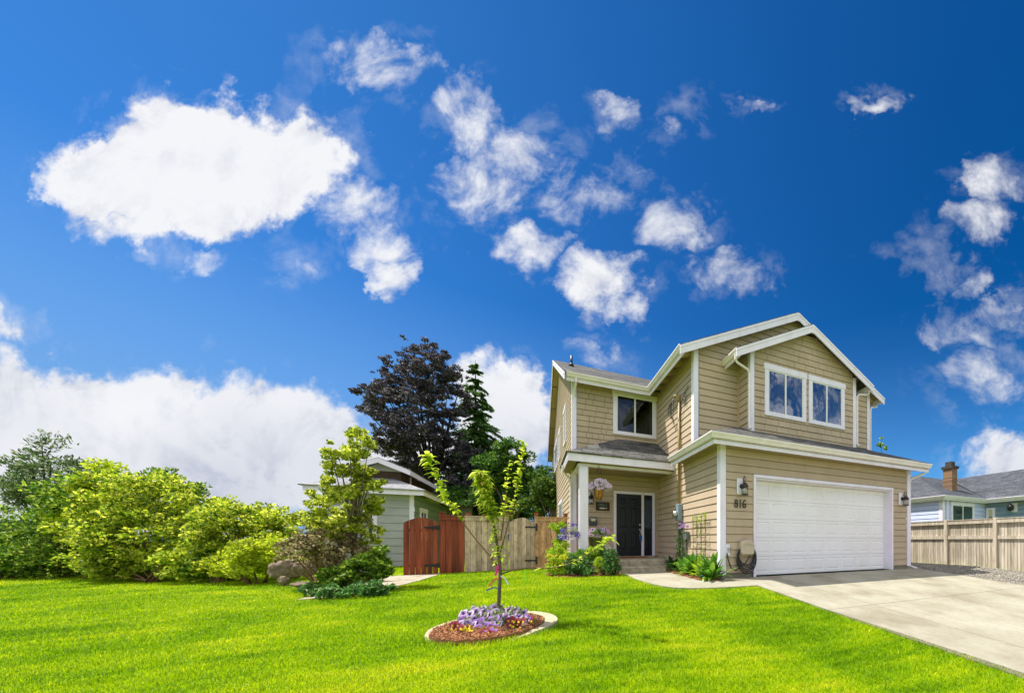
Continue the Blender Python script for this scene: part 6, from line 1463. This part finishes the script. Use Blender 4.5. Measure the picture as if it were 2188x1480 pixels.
# ------------------------------------------------------------------ side bed
def lily(label, px, py, nl, Lr, seed, mat=L_HOSTA, spread=.75):
    Lr *= 1.18; nl = int(nl * 1.25)
    yy = float(on(px, 1200, 0, -.24 - (py - 1216) * .006)[1]); b_ = np.array([-.24 - (py - 1216) * .006, yy, .03]); rng = np.random.default_rng(seed); t = thing('lily', b_, label, 'plant', 'broad leaved plants in the side bed')
    a = rng.uniform(0, 6.28, nl); rad = rng.uniform(.0, .13, nl); B = b_ + np.stack([rad * np.cos(a), rad * np.sin(a), np.zeros(nl)], 1)
    el = rng.uniform(.35, 1.45, nl); D = np.stack([np.cos(a) * np.cos(el) * spread, np.sin(a) * np.cos(el) * spread, np.sin(el)], 1)
    # short stalks lift some of the leaves
    B[:, 2] += rng.uniform(0, .16, nl) * (el > .6)
    V, F = archleaf(B, D, Lr * rng.uniform(.65, 1.1, nl), .12 * rng.uniform(.7, 1.2, nl), rng.uniform(.15, .75, nl), n=5); objnp('foliage', V, F, mat, t, smooth=True)
    return t
lily('tall broad leaved lily beside the garage corner board', 1520, 1222, 62, .60, 181)
lily('bright green lily clump in the middle of the side bed', 1478, 1216, 56, .56, 182)
lily('small lily at the front of the side bed near the walkway', 1506, 1236, 26, .36, 183)
lily('dark green lily nearest the porch steps', 1436, 1212, 26, .62, 184, L_DEEP)
lily('light green lily against the sunny wall between two clumps', 1497, 1218, 26, .46, 185, L_LIME)
lily('low lily tucked beneath the utility box', 1462, 1216, 26, .46, 186)
cb = on(1455, 1190, 0, -.12); t = thing('obelisk', (cb[0], cb[1], .03), 'dark slender plant support below the electric meter', 'plant support')
m = MB(); ztop = float(on(1455, 1112, 0, -.12)[2])
for dx, dy in ((0, -.14), (0, .14), (-.1, 0)): m.tube([(cb[0] + dx, cb[1] + dy, .03), (cb[0] + dx * .6, cb[1] + dy * .8, ztop)], .009, 5)
for z in np.linspace(.3, ztop, 6): m.tube([(cb[0], cb[1] - .13, z), (cb[0] - .08, cb[1], z), (cb[0], cb[1] + .13, z)], .006, 4)
obj('wire_frame', m, M_BLACK, t)
cl = thing('clematis', (cb[0], cb[1], .03), 'dark clematis with a few violet flowers on the obelisk', 'vine'); rng = np.random.default_rng(61); n_ = 420
C = np.stack([cb[0] + rng.normal(size=n_) * .06 - .03, cb[1] + rng.normal(size=n_) * .11, rng.uniform(.1, ztop - .1, n_)], 1); V, F = leafmesh(C, .065, rng, .45); objnp('foliage', V, F, L_DEEP, cl)
for (px, py) in ((1453, 1118), (1457, 1124), (1461, 1120), (1469, 1124), (1452, 1127)): bloom(cl, ME_VIO, on(px, py, 0, -.18), -FW + UP * .5, .8)
a = on(1481, 1170, 0, -.09); c = on(1508, 1170, 0, -.09); zt1, zb1 = float(on(1494, 1097, 0, -.09)[2]), .05
t = thing('trellis', (-.09, a[1], 0), 'thin dark wire trellis against the sunny garage side wall', 'trellis'); m = MB()
for y in np.linspace(a[1], c[1], 4): m.tube([(-.09, y, zb1), (-.09, y, zt1 - (.0 if y in (a[1], c[1]) else .06))], .006, 5)
for z in np.linspace(.45, zt1 - .08, 5): m.tube([(-.09, a[1], z), (-.09, c[1], z)], .005, 4)
ym = (a[1] + c[1]) / 2; m.tube([(-.09, a[1], .95), (-.09, ym, .80), (-.09, c[1], .95)], .005, 4); obj('lattice', m, M_BLACK, t)
vn = thing('vine', (-.09, ym, .03), 'sparse yellow green vine on the thin wire trellis', 'vine'); n_ = 230
C = np.stack([-.10 + rng.normal(size=n_) * .02, rng.choice(np.linspace(a[1], c[1], 4), n_) + rng.normal(size=n_) * .05, zb1 + (zt1 - zb1) * rng.uniform(.1, 1.02, n_) ** .8], 1)
top_ = rng.uniform(size=n_) < .35; C[top_, 2] = zt1 - np.abs(rng.normal(size=top_.sum())) * .14; C[top_, 1] = rng.uniform(c[1] - .1, a[1] + .05, top_.sum())
V, F = leafmesh(C, .05, rng, .5); objnp('foliage', V, F, L_LIME, vn)
m = MB()
for y in np.linspace(a[1], c[1], 4): m.tube([(-.10 + .012 * math.sin(z * 9), y + .03 * math.sin(z * 6 + y * 9), z) for z in np.linspace(zb1, zt1, 14)], .004, 4)
obj('stem', m, M_TWIG, vn)
p_ = G(1500, 1240); m = MB(); m.tube([p_, p_ + [0, 0, .06]], .012, 6); m.lathe(p_ + [0, 0, .06], [(.035, 0), (.035, .05), (.045, .055), (.02, .075)], 10); tag(obj('garden_light', m, pmat('dark green plastic', (.01, .06, .05), (.01, .05, .04), 5, .4), base=p_), 'tiny dark green garden light at the walkway edge', 'garden light')

# ------------------------------------------------------------------ the grass itself
def n_now(a): return a.shape[0]
def grass():
    rng = np.random.default_rng(77); n = 880000
    d = 1.75 + (15.5 - 1.75) * rng.uniform(0, 1, n) ** 1.55
    u0, u1 = (-900 - CX) / FL, (2188 + 200 - CX) / FL
    lat = (u0 + (u1 - u0) * rng.uniform(0, 1, n)) * d
    keep = rng.uniform(0, 1, n) < np.clip((.30 + d / 6.0), 0, 1); d, lat = d[keep], lat[keep]
    x = CAM[0] + FW[0] * d + RT[0] * lat; y = CAM[1] + FW[1] * d + RT[1] * lat
    ok = (y < 5.6) | (x < -7.5)
    ok &= ~((x > .30 + np.maximum(0, -y - 3) * .055 + np.abs(rng.normal(size=n_now(x))) * .016) & (y < .1)); ok &= ~((x > -2.9) & (y > 2.2)); ok &= ~((x > 0) & (y > -.2))
    for P in (WALKP, BEDP, SBED, PATHP): ok &= ~inside(x, y, P)
    # the turf has overgrown the front of the bed edging
    r = np.hypot(x - BC[0], y - BC[1]); front = ((x - BC[0]) * FW[0] + (y - BC[1]) * FW[1]) < -.40
    ok &= ~(((r < .64) & ~front) | (np.hypot(x - MC[0], y - MC[1]) < .535) | ((r < .50) & front))
    x, y, d = x[ok], y[ok], d[ok]; n = len(x)
    rimk = np.exp(-((np.hypot(x - BC[0], y - BC[1]) - .67) / .06) ** 2)
    z = gz(x, y) - .012
    h = rng.uniform(.022, .048, n) * (1 + .35 * np.clip((d - 3) / 8, 0, 1)) * (1 + .5 * rimk); w = .0034 * (1 + .75 * np.clip((d - 2) / 2.5, 0, 6)) * rng.uniform(.7, 1.3, n)
    a = rng.uniform(0, 2 * np.pi, n); tl = rng.uniform(.15, 1.05, n)
    B = np.stack([x, y, z], 1); S = np.stack([np.cos(a), np.sin(a), np.zeros(n)], 1) * (w * .5)[:, None]
    ld = a + rng.normal(size=n) * .6 + np.pi / 2; Ld = np.stack([np.cos(ld), np.sin(ld), np.zeros(n)], 1)
    M = B + Ld * (h * tl * .35)[:, None] + UP * (h * .6)[:, None]; Tp = B + Ld * (h * tl)[:, None] + UP * (h * (1 - .3 * tl))[:, None]
    V = np.stack([B - S, B + S, M + S * .8, M - S * .8, Tp], 1).reshape(-1, 3)
    base_ = np.arange(n) * 5
    F = np.concatenate([np.stack([base_, base_ + 1, base_ + 2], 1), np.stack([base_, base_ + 2, base_ + 3], 1), np.stack([base_ + 3, base_ + 2, base_ + 4], 1)])
    struct(objnp('grass', V, F, M_BLADE), 'stuff')
grass()
